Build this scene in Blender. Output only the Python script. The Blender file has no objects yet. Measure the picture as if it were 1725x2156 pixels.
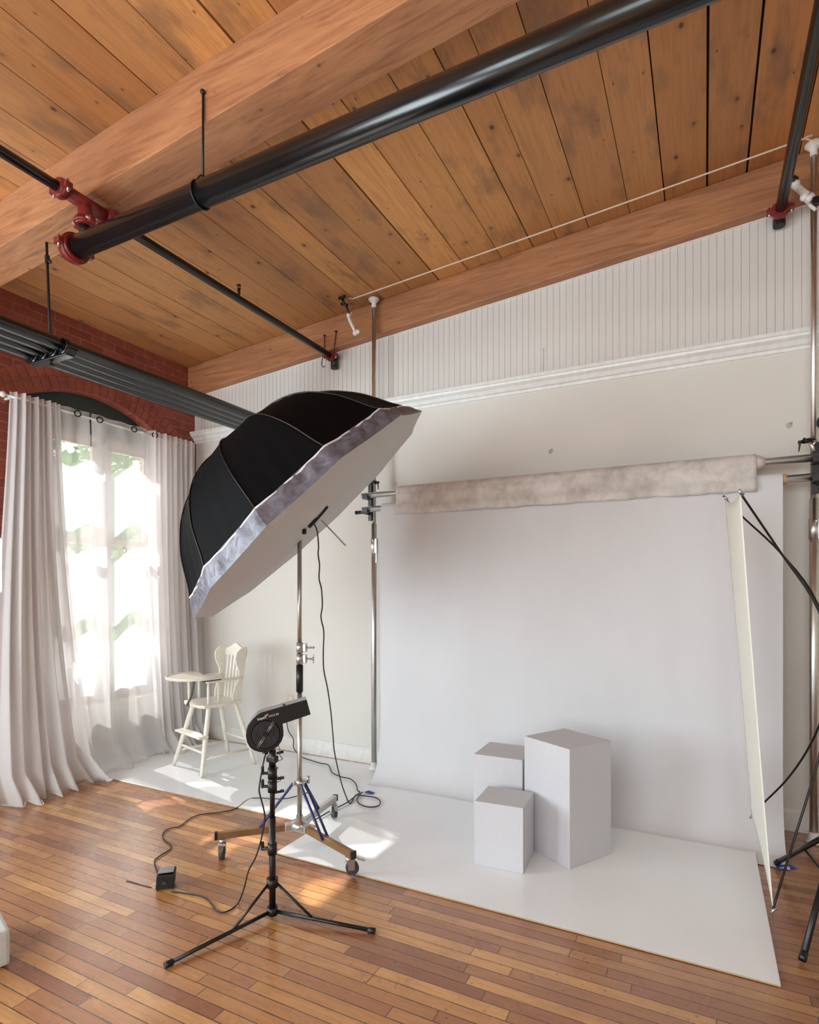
import bpy, bmesh, math, random
from mathutils import Vector, Matrix, noise
random.seed(7)
S = bpy.context.scene
COL = S.collection
PI = math.pi

# ------------------------------------------------------------------ camera, sky, sun, added fill light, exposure
FPX, YAW, VH, CAMH = 1220.0, math.radians(27), 1238.0, 1.5
cam_d = bpy.data.cameras.new('camera'); cam = bpy.data.objects.new('camera', cam_d); COL.objects.link(cam)
cam_d.sensor_fit = 'HORIZONTAL'; cam_d.sensor_width = 36; cam_d.lens = 36*FPX/1725
cam_d.shift_y = (VH-1078)/1725; cam_d.clip_start = .05; cam_d.clip_end = 200
cam.location = (0, 0, CAMH); cam.rotation_euler = (PI/2, 0, YAW)
S.camera = cam
S.view_settings.view_transform = 'Standard'; S.view_settings.look = 'None'
S.view_settings.gamma = 1; S.view_settings.use_curve_mapping = False
S.view_settings.exposure = 0.04

world = bpy.data.worlds.new('sky'); S.world = world; world.use_nodes = True
wn = world.node_tree; bg = wn.nodes['Background']
sky = wn.nodes.new('ShaderNodeTexSky'); sky.sky_type = 'HOSEK_WILKIE'
sky.sun_direction = Vector((-1, .22, .86)).normalized(); sky.turbidity = 4
mixw = wn.nodes.new('ShaderNodeMix'); mixw.data_type = 'RGBA'; mixw.inputs[0].default_value = .75
mixw.inputs[7].default_value = (1, 1, 1, 1)
wn.links.new(sky.outputs[0], mixw.inputs[6]); wn.links.new(mixw.outputs[2], bg.inputs[0])
bg.inputs[1].default_value = 4

sun_d = bpy.data.lights.new('sun', 'SUN'); sun = bpy.data.objects.new('sun', sun_d); COL.objects.link(sun)
sun_d.energy = 20; sun_d.angle = math.radians(.7); sun_d.color = (1, .97, .92)
sun.rotation_euler = Vector((1, -.22, -.86)).to_track_quat('-Z', 'Y').to_euler()

def area(name, loc, direction, sx, sy, power, color=(1, 1, 1)):
    d = bpy.data.lights.new(name, 'AREA'); d.shape = 'RECTANGLE'; d.size = sx; d.size_y = sy
    d.energy = power; d.color = color
    o = bpy.data.objects.new(name, d); COL.objects.link(o); o.location = loc
    o.rotation_euler = Vector(direction).to_track_quat('-Z', 'Y').to_euler()
    return o
# added area lights fill the room from unseen left openings and from behind the camera
area('fill_light_left_mid', (-4.66, .45, 1.7), (1, .6, .5), 1.3, 2.3, 125, (.77, .93, 1))
area('fill_light_left_back', (-4.66, -2.3, 1.7), (1, .5, .15), 1.3, 2.3, 135, (.77, .93, 1))
area('fill_light_rear', (-1.0, -3.9, 2.0), (0, 1, .45), 4.2, 2.4, 150, (.79, .935, 1))

# ------------------------------------------------------------------ helpers
def lin(r, g=None, b=None):
    if g is None: r, g, b = r
    f = lambda c: (c/255/12.92) if c/255 <= .04045 else ((c/255+.055)/1.055)**2.4
    return (f(r), f(g), f(b), 1)

FW = Vector((-math.sin(YAW), math.cos(YAW), 0)); RT = Vector((math.cos(YAW), math.sin(YAW), 0)); UP = Vector((0, 0, 1))
def at(u, v, d=None, x=None, y=None, z=None):
    """survey helper: the point of a known plane (or distance) that a sight line through (u, v) meets"""
    o = Vector((0, 0, CAMH)); r = FW + RT*((u-862.5)/FPX) + UP*((VH-v)/FPX)
    if d is not None: return o + r*d
    if x is not None: return o + r*((x-o.x)/r.x)
    if y is not None: return o + r*((y-o.y)/r.y)
    return o + r*((z-o.z)/r.z)

class MB:
    def __init__(s): s.bm = bmesh.new(); s.sm = []
    def box(s, c, size, rot=None, bevel=0):
        m = Matrix.LocRotScale(Vector(c), rot, None)
        r = bmesh.ops.create_cube(s.bm, size=1, matrix=m @ Matrix.Diagonal((*size, 1)))
        if bevel:
            ed = list({e for v in r['verts'] for e in v.link_edges})
            bmesh.ops.bevel(s.bm, geom=ed, offset=bevel, segments=2, affect='EDGES', profile=.6)
        return s
    def cyl(s, a, b, r, r2=None, n=16, caps=True):
        a, b = Vector(a), Vector(b); d = b-a; L = d.length
        if L < 1e-6: return s
        q = d.to_track_quat('Z', 'Y')
        m = Matrix.LocRotScale((a+b)/2, q, None)
        k = len(s.bm.faces)
        bmesh.ops.create_cone(s.bm, cap_ends=caps, segments=n, radius1=r, radius2=r if r2 is None else r2, depth=L, matrix=m)
        s.bm.faces.ensure_lookup_table()
        for f in s.bm.faces[k:]:
            if len(f.verts) == 4: f.smooth = True
        return s
    def sph(s, c, r, n=14, scale=(1, 1, 1)):
        k = len(s.bm.faces)
        bmesh.ops.create_uvsphere(s.bm, u_segments=n, v_segments=n//2+1, radius=r, matrix=Matrix.LocRotScale(Vector(c), None, Vector(scale)))
        s.bm.faces.ensure_lookup_table()
        for f in s.bm.faces[k:]: f.smooth = True
        return s
    def tube(s, pts, r, n=8, smooth=4, closed=False):
        P = [Vector(p) for p in pts]
        if smooth > 1 and len(P) > 2:
            Q = []
            for i in range(len(P)-1):
                p0, p1, p2, p3 = P[max(i-1, 0)], P[i], P[i+1], P[min(i+2, len(P)-1)]
                for k in range(smooth):
                    t = k/smooth
                    Q.append(.5*((2*p1)+(p2-p0)*t+(2*p0-5*p1+4*p2-p3)*t*t+(3*p1-p0-3*p2+p3)*t**3))
            Q.append(P[-1]); P = Q
        rings = []; prev = None
        for i, p in enumerate(P):
            t = (P[min(i+1, len(P)-1)]-P[max(i-1, 0)])
            if t.length < 1e-9: t = Vector((0, 0, 1))
            t.normalize()
            if prev is None: a = t.orthogonal().normalized()
            else:
                a = prev - t*prev.dot(t)
                a = t.orthogonal().normalized() if a.length < 1e-6 else a.normalized()
            prev = a; b = t.cross(a)
            rings.append([s.bm.verts.new(p+(a*math.cos(2*PI*k/n)+b*math.sin(2*PI*k/n))*r) for k in range(n)])
        for A, B in zip(rings, rings[1:]):
            for k in range(n):
                s.bm.faces.new((A[k], A[(k+1) % n], B[(k+1) % n], B[k])).smooth = True
        s.bm.faces.new(rings[0][::-1]); s.bm.faces.new(rings[-1])
        return s
    def lathe(s, prof, c=(0, 0, 0), axis=(0, 0, 1), n=24, smooth=True):
        q = Vector(axis).to_track_quat('Z', 'Y'); c = Vector(c); rings = []
        for r, h in prof:
            rings.append([s.bm.verts.new(c + q @ Vector((r*math.cos(2*PI*k/n), r*math.sin(2*PI*k/n), h))) for k in range(n)])
        for A, B in zip(rings, rings[1:]):
            for k in range(n):
                try: s.bm.faces.new((A[k], A[(k+1) % n], B[(k+1) % n], B[k])).smooth = smooth
                except ValueError: pass
        return s
    def ring(s, c, axis, R, r, n=24, m=8):
        q = Vector(axis).to_track_quat('Z', 'Y'); c = Vector(c)
        g = [[s.bm.verts.new(c+q @ Vector(((R+r*math.cos(b))*math.cos(a), (R+r*math.cos(b))*math.sin(a), r*math.sin(b))))
              for b in [2*PI*j/m for j in range(m)]] for a in [2*PI*i/n for i in range(n)]]
        for i in range(n):
            for j in range(m):
                s.bm.faces.new((g[i][j], g[(i+1) % n][j], g[(i+1) % n][(j+1) % m], g[i][(j+1) % m])).smooth = True
        return s
    def prism(s, pts, off, smooth_side=False):
        """polygon pts (3-D) extruded along off"""
        A = [s.bm.verts.new(Vector(p)) for p in pts]; B = [s.bm.verts.new(Vector(p)+Vector(off)) for p in pts]
        n = len(A)
        s.bm.faces.new(A); s.bm.faces.new(B[::-1])
        for k in range(n): s.bm.faces.new((A[(k+1) % n], A[k], B[k], B[(k+1) % n])).smooth = smooth_side
        return s
    def quad(s, *p):
        s.bm.faces.new([s.bm.verts.new(Vector(q)) for q in p]); return s
    def grid(s, rows, smooth=True):
        V = [[s.bm.verts.new(Vector(p)) for p in r] for r in rows]
        for A, B in zip(V, V[1:]):
            for k in range(len(A)-1):
                s.bm.faces.new((A[k], A[k+1], B[k+1], B[k])).smooth = smooth
        return s
    def build(s, name, m, parent=None, bevel=0, solid=0, keep_normals=False):
        if not keep_normals: bmesh.ops.recalc_face_normals(s.bm, faces=s.bm.faces)
        me = bpy.data.meshes.new(name); s.bm.to_mesh(me); s.bm.free()
        o = bpy.data.objects.new(name, me); COL.objects.link(o)
        for q in (m if isinstance(m, (list, tuple)) else [m]): me.materials.append(q)
        if parent: o.parent = parent
        if bevel:
            b = o.modifiers.new('bevel', 'BEVEL'); b.width = bevel; b.segments = 2; b.limit_method = 'ANGLE'
        if solid:
            b = o.modifiers.new('solid', 'SOLIDIFY'); b.thickness = solid; b.offset = 0
        return o

def thing(name, label, cat, loc=(0, 0, 0), rotz=0, group=None):
    o = bpy.data.objects.new(name, None); COL.objects.link(o); o.empty_display_size = .1
    o.location = loc; o.rotation_euler = (0, 0, rotz); tag(o, label, cat, group); return o
def tag(o, label, cat, group=None):
    o['label'] = label; o['category'] = cat
    if group: o['group'] = group
    return o
def struct(o): o['kind'] = 'structure'; return o
def lab(o, text): o['label'] = text; return o
def keep(root, ob):
    """parent a world-space mesh under a thing whose empty stands at its base"""
    ob.parent = root; ob.matrix_parent_inverse = Matrix.LocRotScale(root.location, root.rotation_euler, None).inverted(); return ob

# ------------------------------------------------------------------ materials
def new_mat(name):
    m = bpy.data.materials.new(name); m.use_nodes = True
    nt = m.node_tree; return m, nt, nt.nodes['Principled BSDF']
def N(nt, typ, **k):
    n = nt.nodes.new(typ)
    for a, b in k.items(): setattr(n, a, b)
    return n
def mth(nt, op, a, b=None):
    n = N(nt, 'ShaderNodeMath', operation=op)
    for i, q in enumerate((a, b)):
        if q is None: continue
        if isinstance(q, (int, float)): n.inputs[i].default_value = q
        else: nt.links.new(q, n.inputs[i])
    return n.outputs[0]
def mixc(nt, f, a, b, blend='MIX'):
    n = N(nt, 'ShaderNodeMix', data_type='RGBA', blend_type=blend)
    for i, q in ((0, f), (6, a), (7, b)):
        if isinstance(q, (int, float)): n.inputs[i].default_value = q
        elif isinstance(q, tuple): n.inputs[i].default_value = q
        else: nt.links.new(q, n.inputs[i])
    return n.outputs[2]
def ramp(nt, f, stops):
    n = N(nt, 'ShaderNodeValToRGB'); nt.links.new(f, n.inputs[0]); e = n.color_ramp.elements
    while len(e) < len(stops): e.new(.5)
    for q, (p, c) in zip(e, stops): q.position = p; q.color = c
    return n.outputs[0]
def coords(nt, scale=(1, 1, 1)):
    tc = N(nt, 'ShaderNodeTexCoord'); mp = N(nt, 'ShaderNodeMapping'); mp.inputs['Scale'].default_value = scale
    nt.links.new(tc.outputs['Object'], mp.inputs[0]); return mp.outputs[0]
def noi(nt, vec, scale, detail=4, rough=.55, dist=0):
    n = N(nt, 'ShaderNodeTexNoise'); n.inputs['Scale'].default_value = scale; n.inputs['Detail'].default_value = detail
    n.inputs['Roughness'].default_value = rough; n.inputs['Distortion'].default_value = dist
    nt.links.new(vec, n.inputs['Vector']); return n.outputs[0]
def bump(nt, p, h, strength, dist=.01):
    n = N(nt, 'ShaderNodeBump'); n.inputs['Strength'].default_value = strength; n.inputs['Distance'].default_value = dist
    nt.links.new(h, n.inputs['Height']); nt.links.new(n.outputs[0], p.inputs['Normal'])
def plain(name, rgb, rough=.5, metal=0, var=.06, vs=20, bmp=0, coat=0, spec=None):
    m, nt, p = new_mat(name); c = lin(rgb); vec = coords(nt)
    nn = noi(nt, vec, vs, 3)
    col = mixc(nt, ramp(nt, nn, [(.3, (0, 0, 0, 1)), (.7, (1, 1, 1, 1))]), tuple(x*(1-var) for x in c[:3])+(1,), tuple(min(1, x*(1+var)) for x in c[:3])+(1,))
    nt.links.new(col, p.inputs['Base Color']); p.inputs['Roughness'].default_value = rough; p.inputs['Metallic'].default_value = metal
    if coat: p.inputs['Coat Weight'].default_value = coat; p.inputs['Coat Roughness'].default_value = .08
    if spec is not None: p.inputs['Specular IOR Level'].default_value = spec
    if bmp: bump(nt, p, nn, bmp)
    return m

def wood_ceiling():
    m, nt, p = new_mat('ceiling_board_wood')
    at_ = N(nt, 'ShaderNodeAttribute', attribute_name='tone'); tone = at_.outputs['Fac']
    tc = N(nt, 'ShaderNodeTexCoord'); sp = N(nt, 'ShaderNodeSeparateXYZ'); nt.links.new(tc.outputs['Object'], sp.inputs[0])
    cb = N(nt, 'ShaderNodeCombineXYZ'); nt.links.new(sp.outputs[0], cb.inputs[0])
    nt.links.new(mth(nt, 'ADD', sp.outputs[1], mth(nt, 'MULTIPLY', tone, 37.0)), cb.inputs[1]); nt.links.new(mth(nt, 'MULTIPLY', tone, 11.0), cb.inputs[2])
    def mp(sc):
        q = N(nt, 'ShaderNodeMapping'); q.inputs['Scale'].default_value = sc; nt.links.new(cb.outputs[0], q.inputs[0]); return q.outputs[0]
    base = ramp(nt, tone, [(0, lin(164, 110, 66)), (.3, lin(198, 140, 82)), (.55, lin(174, 122, 76)), (.8, lin(214, 152, 90)), (1, lin(182, 120, 68))])
    grain = noi(nt, mp((34, 1.6, 5)), 1.6, 6, .65, .6)
    c = mixc(nt, mth(nt, 'MULTIPLY', ramp(nt, grain, [(.42, (0, 0, 0, 1)), (.75, (1, 1, 1, 1))]), .5), base, lin(128, 78, 44))
    stain = noi(nt, mp((4, 1.6, 1)), 1.3, 4, .6)
    c = mixc(nt, mth(nt, 'MULTIPLY', ramp(nt, stain, [(.52, (0, 0, 0, 1)), (.66, (1, 1, 1, 1))]), .6), c, lin(112, 82, 62))
    vo = N(nt, 'ShaderNodeTexVoronoi'); vo.inputs['Scale'].default_value = 3.8; nt.links.new(mp((1.5, 1, 1)), vo.inputs['Vector'])
    kn = ramp(nt, vo.outputs['Distance'], [(.035, (1, 1, 1, 1)), (.085, (0, 0, 0, 1))])
    vo2 = N(nt, 'ShaderNodeTexVoronoi'); vo2.inputs['Scale'].default_value = 8.0; nt.links.new(mp((1.6, .8, 1)), vo2.inputs['Vector'])
    kn2 = ramp(nt, vo2.outputs['Distance'], [(.03, (1, 1, 1, 1)), (.09, (0, 0, 0, 1))])
    halo = ramp(nt, vo.outputs['Distance'], [(.02, (1, 1, 1, 1)), (.2, (0, 0, 0, 1))])
    c = mixc(nt, mth(nt, 'MULTIPLY', halo, .35), c, lin(96, 64, 46))
    c = mixc(nt, mth(nt, 'MULTIPLY', kn, .85), c, lin(50, 28, 20)); c = mixc(nt, mth(nt, 'MULTIPLY', kn2, .8), c, lin(70, 38, 24))
    nt.links.new(c, p.inputs['Base Color']); p.inputs['Roughness'].default_value = .55
    bump(nt, p, grain, .12, .004); return m
def wood_beam():
    m, nt, p = new_mat('beam_wood'); v = coords(nt, (1.2, 14, 14)); v2 = coords(nt, (1.5, 5, 5)); v0 = coords(nt)
    g = noi(nt, v, 2.2, 6, .62, .9); s = noi(nt, v2, 1.1, 4)
    c = ramp(nt, g, [(.25, lin(128, 80, 52)), (.5, lin(172, 118, 80)), (.75, lin(192, 136, 94))])
    c = mixc(nt, mth(nt, 'MULTIPLY', ramp(nt, s, [(.4, (0, 0, 0, 1)), (.65, (1, 1, 1, 1))]), .4), c, lin(142, 92, 66))
    vo = N(nt, 'ShaderNodeTexVoronoi'); vo.inputs['Scale'].default_value = 7; nt.links.new(v0, vo.inputs['Vector'])
    c = mixc(nt, mth(nt, 'MULTIPLY', ramp(nt, vo.outputs['Distance'], [(.04, (1, 1, 1, 1)), (.1, (0, 0, 0, 1))]), .7), c, lin(58, 32, 22))
    nt.links.new(c, p.inputs['Base Color']); p.inputs['Roughness'].default_value = .55; bump(nt, p, g, .2, .006); return m
def wood_floor():
    m, nt, p = new_mat('maple_strip_floor')
    tc = N(nt, 'ShaderNodeTexCoord'); sp = N(nt, 'ShaderNodeSeparateXYZ'); nt.links.new(tc.outputs['Object'], sp.inputs[0])
    X, Y = sp.outputs[0], sp.outputs[1]; W = .057
    ry = mth(nt, 'DIVIDE', Y, W); row = mth(nt, 'FLOOR', ry); fy = mth(nt, 'FRACT', ry)
    w1 = N(nt, 'ShaderNodeTexWhiteNoise', noise_dimensions='1D'); nt.links.new(row, w1.inputs['W'])
    w2 = N(nt, 'ShaderNodeTexWhiteNoise', noise_dimensions='1D'); nt.links.new(mth(nt, 'ADD', row, 91.3), w2.inputs['W'])
    ln = mth(nt, 'ADD', mth(nt, 'MULTIPLY', w2.outputs[0], .55), .42)
    cx = mth(nt, 'ADD', mth(nt, 'DIVIDE', X, ln), mth(nt, 'MULTIPLY', w1.outputs[0], 17)); cell = mth(nt, 'FLOOR', cx); fx = mth(nt, 'FRACT', cx)
    cb = N(nt, 'ShaderNodeCombineXYZ'); nt.links.new(row, cb.inputs[0]); nt.links.new(cell, cb.inputs[1])
    w3 = N(nt, 'ShaderNodeTexWhiteNoise', noise_dimensions='2D'); nt.links.new(cb.outputs[0], w3.inputs['Vector']); idn = w3.outputs[0]
    c = ramp(nt, idn, [(0, lin(146, 92, 58)), (.25, lin(176, 120, 74)), (.55, lin(194, 138, 84)), (.8, lin(216, 162, 98)), (1, lin(164, 106, 68))])
    cb2 = N(nt, 'ShaderNodeCombineXYZ'); nt.links.new(mth(nt, 'MULTIPLY', X, 3), cb2.inputs[0]); nt.links.new(mth(nt, 'MULTIPLY', Y, 34), cb2.inputs[1]); nt.links.new(mth(nt, 'MULTIPLY', idn, 20), cb2.inputs[2])
    g = noi(nt, cb2.outputs[0], 1.7, 6, .65, .5)
    c = mixc(nt, mth(nt, 'MULTIPLY', ramp(nt, g, [(.42, (0, 0, 0, 1)), (.72, (1, 1, 1, 1))]), .38), c, lin(118, 66, 36))
    v0 = tc.outputs['Object']
    blot = noi(nt, v0, 2.6, 5, .6)
    c = mixc(nt, mth(nt, 'MULTIPLY', ramp(nt, blot, [(.5, (0, 0, 0, 1)), (.7, (1, 1, 1, 1))]), .35), c, lin(120, 66, 38))
    # the strips turn redder and darker towards the right
    tx = ramp(nt, mth(nt, 'ADD', mth(nt, 'MULTIPLY', X, .35), .62), [(.35, (0, 0, 0, 1)), (.8, (1, 1, 1, 1))])
    c = mixc(nt, mth(nt, 'MULTIPLY', tx, .45), c, lin(112, 62, 38))
    gy = mth(nt, 'MINIMUM', fy, mth(nt, 'SUBTRACT', 1, fy)); gx = mth(nt, 'MULTIPLY', mth(nt, 'MINIMUM', fx, mth(nt, 'SUBTRACT', 1, fx)), ln)
    wob = mth(nt, 'MULTIPLY', noi(nt, v0, 9, 3), .05)
    seam = mth(nt, 'MAXIMUM', mth(nt, 'LESS_THAN', gy, mth(nt, 'ADD', wob, .012)), mth(nt, 'LESS_THAN', gx, .0018))
    c = mixc(nt, mth(nt, 'MULTIPLY', seam, .85), c, lin(52, 26, 15))
    vo = N(nt, 'ShaderNodeTexVoronoi'); vo.inputs['Scale'].default_value = 17; nt.links.new(v0, vo.inputs['Vector'])
    patch = ramp(nt, noi(nt, v0, 1.7, 3), [(.42, (0, 0, 0, 1)), (.56, (1, 1, 1, 1))])
    dots = mth(nt, 'MULTIPLY', ramp(nt, vo.outputs['Distance'], [(.07, (1, 1, 1, 1)), (.13, (0, 0, 0, 1))]), patch)
    c = mixc(nt, mth(nt, 'MULTIPLY', dots, .5), c, lin(60, 34, 22))
    sc = N(nt, 'ShaderNodeMapping'); sc.inputs['Scale'].default_value = (1, 1, 1); sc.inputs['Rotation'].default_value = (0, 0, .5); nt.links.new(v0, sc.inputs[0])
    vs = N(nt, 'ShaderNodeTexVoronoi', feature='DISTANCE_TO_EDGE'); vs.inputs['Scale'].default_value = 4.3
    nn = N(nt, 'ShaderNodeTexNoise'); nn.inputs['Scale'].default_value = 3; nt.links.new(v0, nn.inputs['Vector'])
    vadd = N(nt, 'ShaderNodeVectorMath', operation='ADD'); nt.links.new(sc.outputs[0], vadd.inputs[0]); nt.links.new(nn.outputs[1], vadd.inputs[1]); nt.links.new(vadd.outputs[0], vs.inputs['Vector'])
    scr = mth(nt, 'MULTIPLY', ramp(nt, vs.outputs['Distance'], [(.002, (1, 1, 1, 1)), (.008, (0, 0, 0, 1))]), ramp(nt, noi(nt, v0, 4.1, 2), [(.5, (0, 0, 0, 1)), (.6, (1, 1, 1, 1))]))
    c = mixc(nt, mth(nt, 'MULTIPLY', scr, .5), c, lin(70, 38, 24))
    nt.links.new(c, p.inputs['Base Color'])
    r = mth(nt, 'ADD', mth(nt, 'MULTIPLY', noi(nt, v0, 7, 4), .25), .16); nt.links.new(r, p.inputs['Roughness'])
    p.inputs['Specular IOR Level'].default_value = .5; p.inputs['Coat Weight'].default_value = .7; p.inputs['Coat Roughness'].default_value = .24
    h = mth(nt, 'SUBTRACT', mth(nt, 'MULTIPLY', noi(nt, v0, 22, 4), .35), mth(nt, 'ADD', mth(nt, 'MULTIPLY', seam, .6), mth(nt, 'MULTIPLY', dots, .5)))
    h = mth(nt, 'ADD', h, mth(nt, 'MULTIPLY', idn, .25))
    bump(nt, p, h, .35, .003); return m
def brick():
    m, nt, p = new_mat('painted_red_brick')
    tc = N(nt, 'ShaderNodeTexCoord'); sp = N(nt, 'ShaderNodeSeparateXYZ'); nt.links.new(tc.outputs['Object'], sp.inputs[0])
    cb = N(nt, 'ShaderNodeCombineXYZ'); nt.links.new(mth(nt, 'ADD', sp.outputs[1], sp.outputs[0]), cb.inputs[0]); nt.links.new(sp.outputs[2], cb.inputs[1])
    b = N(nt, 'ShaderNodeTexBrick'); nt.links.new(cb.outputs[0], b.inputs['Vector'])
    b.inputs['Scale'].default_value = 1; b.inputs['Brick Width'].default_value = .21; b.inputs['Row Height'].default_value = .07
    b.inputs['Mortar Size'].default_value = .004; b.inputs['Mortar Smooth'].default_value = .4; b.inputs['Bias'].default_value = -.1
    b.inputs['Color1'].default_value = lin(150, 76, 58); b.inputs['Color2'].default_value = lin(122, 58, 46); b.inputs['Mortar'].default_value = lin(166, 108, 90)
    n1 = noi(nt, tc.outputs['Object'], 14, 5)
    c = mixc(nt, mth(nt, 'MULTIPLY', ramp(nt, n1, [(.4, (0, 0, 0, 1)), (.7, (1, 1, 1, 1))]), .4), b.outputs[0], lin(108, 50, 40))
    nt.links.new(c, p.inputs['Base Color']); p.inputs['Roughness'].default_value = .62
    h = mth(nt, 'ADD', mth(nt, 'MULTIPLY', b.outputs[1], -1), mth(nt, 'MULTIPLY', n1, .5)); bump(nt, p, h, .5, .006); return m
def sheer(name, rgb, transp, transl=.5):
    m = bpy.data.materials.new(name); m.use_nodes = True; nt = m.node_tree; nt.nodes.clear()
    out = N(nt, 'ShaderNodeOutputMaterial'); d = N(nt, 'ShaderNodeBsdfDiffuse'); t = N(nt, 'ShaderNodeBsdfTranslucent'); tr = N(nt, 'ShaderNodeBsdfTransparent')
    v = coords(nt, (1, 1, 1)); n1 = noi(nt, v, 160, 2)
    c = mixc(nt, n1, tuple(x*.93 for x in lin(rgb)[:3])+(1,), lin(rgb)); nt.links.new(c, d.inputs[0]); nt.links.new(c, t.inputs[0])
    a = N(nt, 'ShaderNodeMixShader'); a.inputs[0].default_value = transl; nt.links.new(d.outputs[0], a.inputs[1]); nt.links.new(t.outputs[0], a.inputs[2])
    b = N(nt, 'ShaderNodeMixShader'); b.inputs[0].default_value = transp; nt.links.new(a.outputs[0], b.inputs[1]); nt.links.new(tr.outputs[0], b.inputs[2])
    nt.links.new(b.outputs[0], out.inputs[0]); return m
def glass_mat():
    m = bpy.data.materials.new('window_glass'); m.use_nodes = True; nt = m.node_tree; nt.nodes.clear()
    out = N(nt, 'ShaderNodeOutputMaterial'); g = N(nt, 'ShaderNodeBsdfGlossy'); g.inputs['Roughness'].default_value = .02; tr = N(nt, 'ShaderNodeBsdfTransparent')
    b = N(nt, 'ShaderNodeMixShader'); b.inputs[0].default_value = .93; nt.links.new(g.outputs[0], b.inputs[1]); nt.links.new(tr.outputs[0], b.inputs[2]); nt.links.new(b.outputs[0], out.inputs[0]); return m
def wall_paint(name, rgb, bs=.12):
    m, nt, p = new_mat(name); v = coords(nt); n1 = noi(nt, v, 60, 5); n2 = noi(nt, v, 1.2, 3)
    c = mixc(nt, ramp(nt, n2, [(.35, (0, 0, 0, 1)), (.7, (1, 1, 1, 1))]), tuple(x*.96 for x in lin(rgb)[:3])+(1,), lin(rgb))
    nt.links.new(c, p.inputs['Base Color']); p.inputs['Roughness'].default_value = .6; bump(nt, p, n1, bs, .004); return m
def paper_mat():
    m, nt, p = new_mat('seamless_paper_white'); v = coords(nt); n1 = noi(nt, coords(nt, (2.2, 1, .9)), 2.0, 5, .6)
    nt.links.new(mixc(nt, n1, lin(208, 208, 210), lin(218, 218, 220)), p.inputs['Base Color']); p.inputs['Roughness'].default_value = .75
    bump(nt, p, n1, .25, .02); return m
def muslin():
    m, nt, p = new_mat('mottled_canvas'); v = coords(nt, (1, 1, 1)); n1 = noi(nt, v, 9, 6, .65, .4); n2 = noi(nt, v, 300, 2)
    nt.links.new(ramp(nt, n1, [(.3, lin(178, 172, 166)), (.5, lin(204, 199, 194)), (.7, lin(222, 218, 213))]), p.inputs['Base Color'])
    p.inputs['Roughness'].default_value = .85; bump(nt, p, mth(nt, 'ADD', n1, mth(nt, 'MULTIPLY', n2, .3)), .3, .006); return m
def nylon_black():
    m, nt, p = new_mat('black_umbrella_nylon'); n1 = noi(nt, coords(nt, (2, 2, 2)), 4, 4, .55, .8)
    p.inputs['Roughness'].default_value = .7; p.inputs['Specular IOR Level'].default_value = .08
    nt.links.new(ramp(nt, n1, [(0, lin(5, 5, 6)), (1, lin(11, 11, 13))]), p.inputs['Base Color']); bump(nt, p, n1, .15, .01); return m
def silver_nylon():
    m, nt, p = new_mat('grey_silver_nylon'); n1 = noi(nt, coords(nt, (1, 1, 1)), 16, 4, .5, 1.4)
    nt.links.new(ramp(nt, n1, [(.3, lin(84, 82, 91)), (.7, lin(116, 114, 126))]), p.inputs['Base Color'])
    p.inputs['Roughness'].default_value = .42; p.inputs['Metallic'].default_value = .15; bump(nt, p, n1, .35, .01); return m

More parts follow.
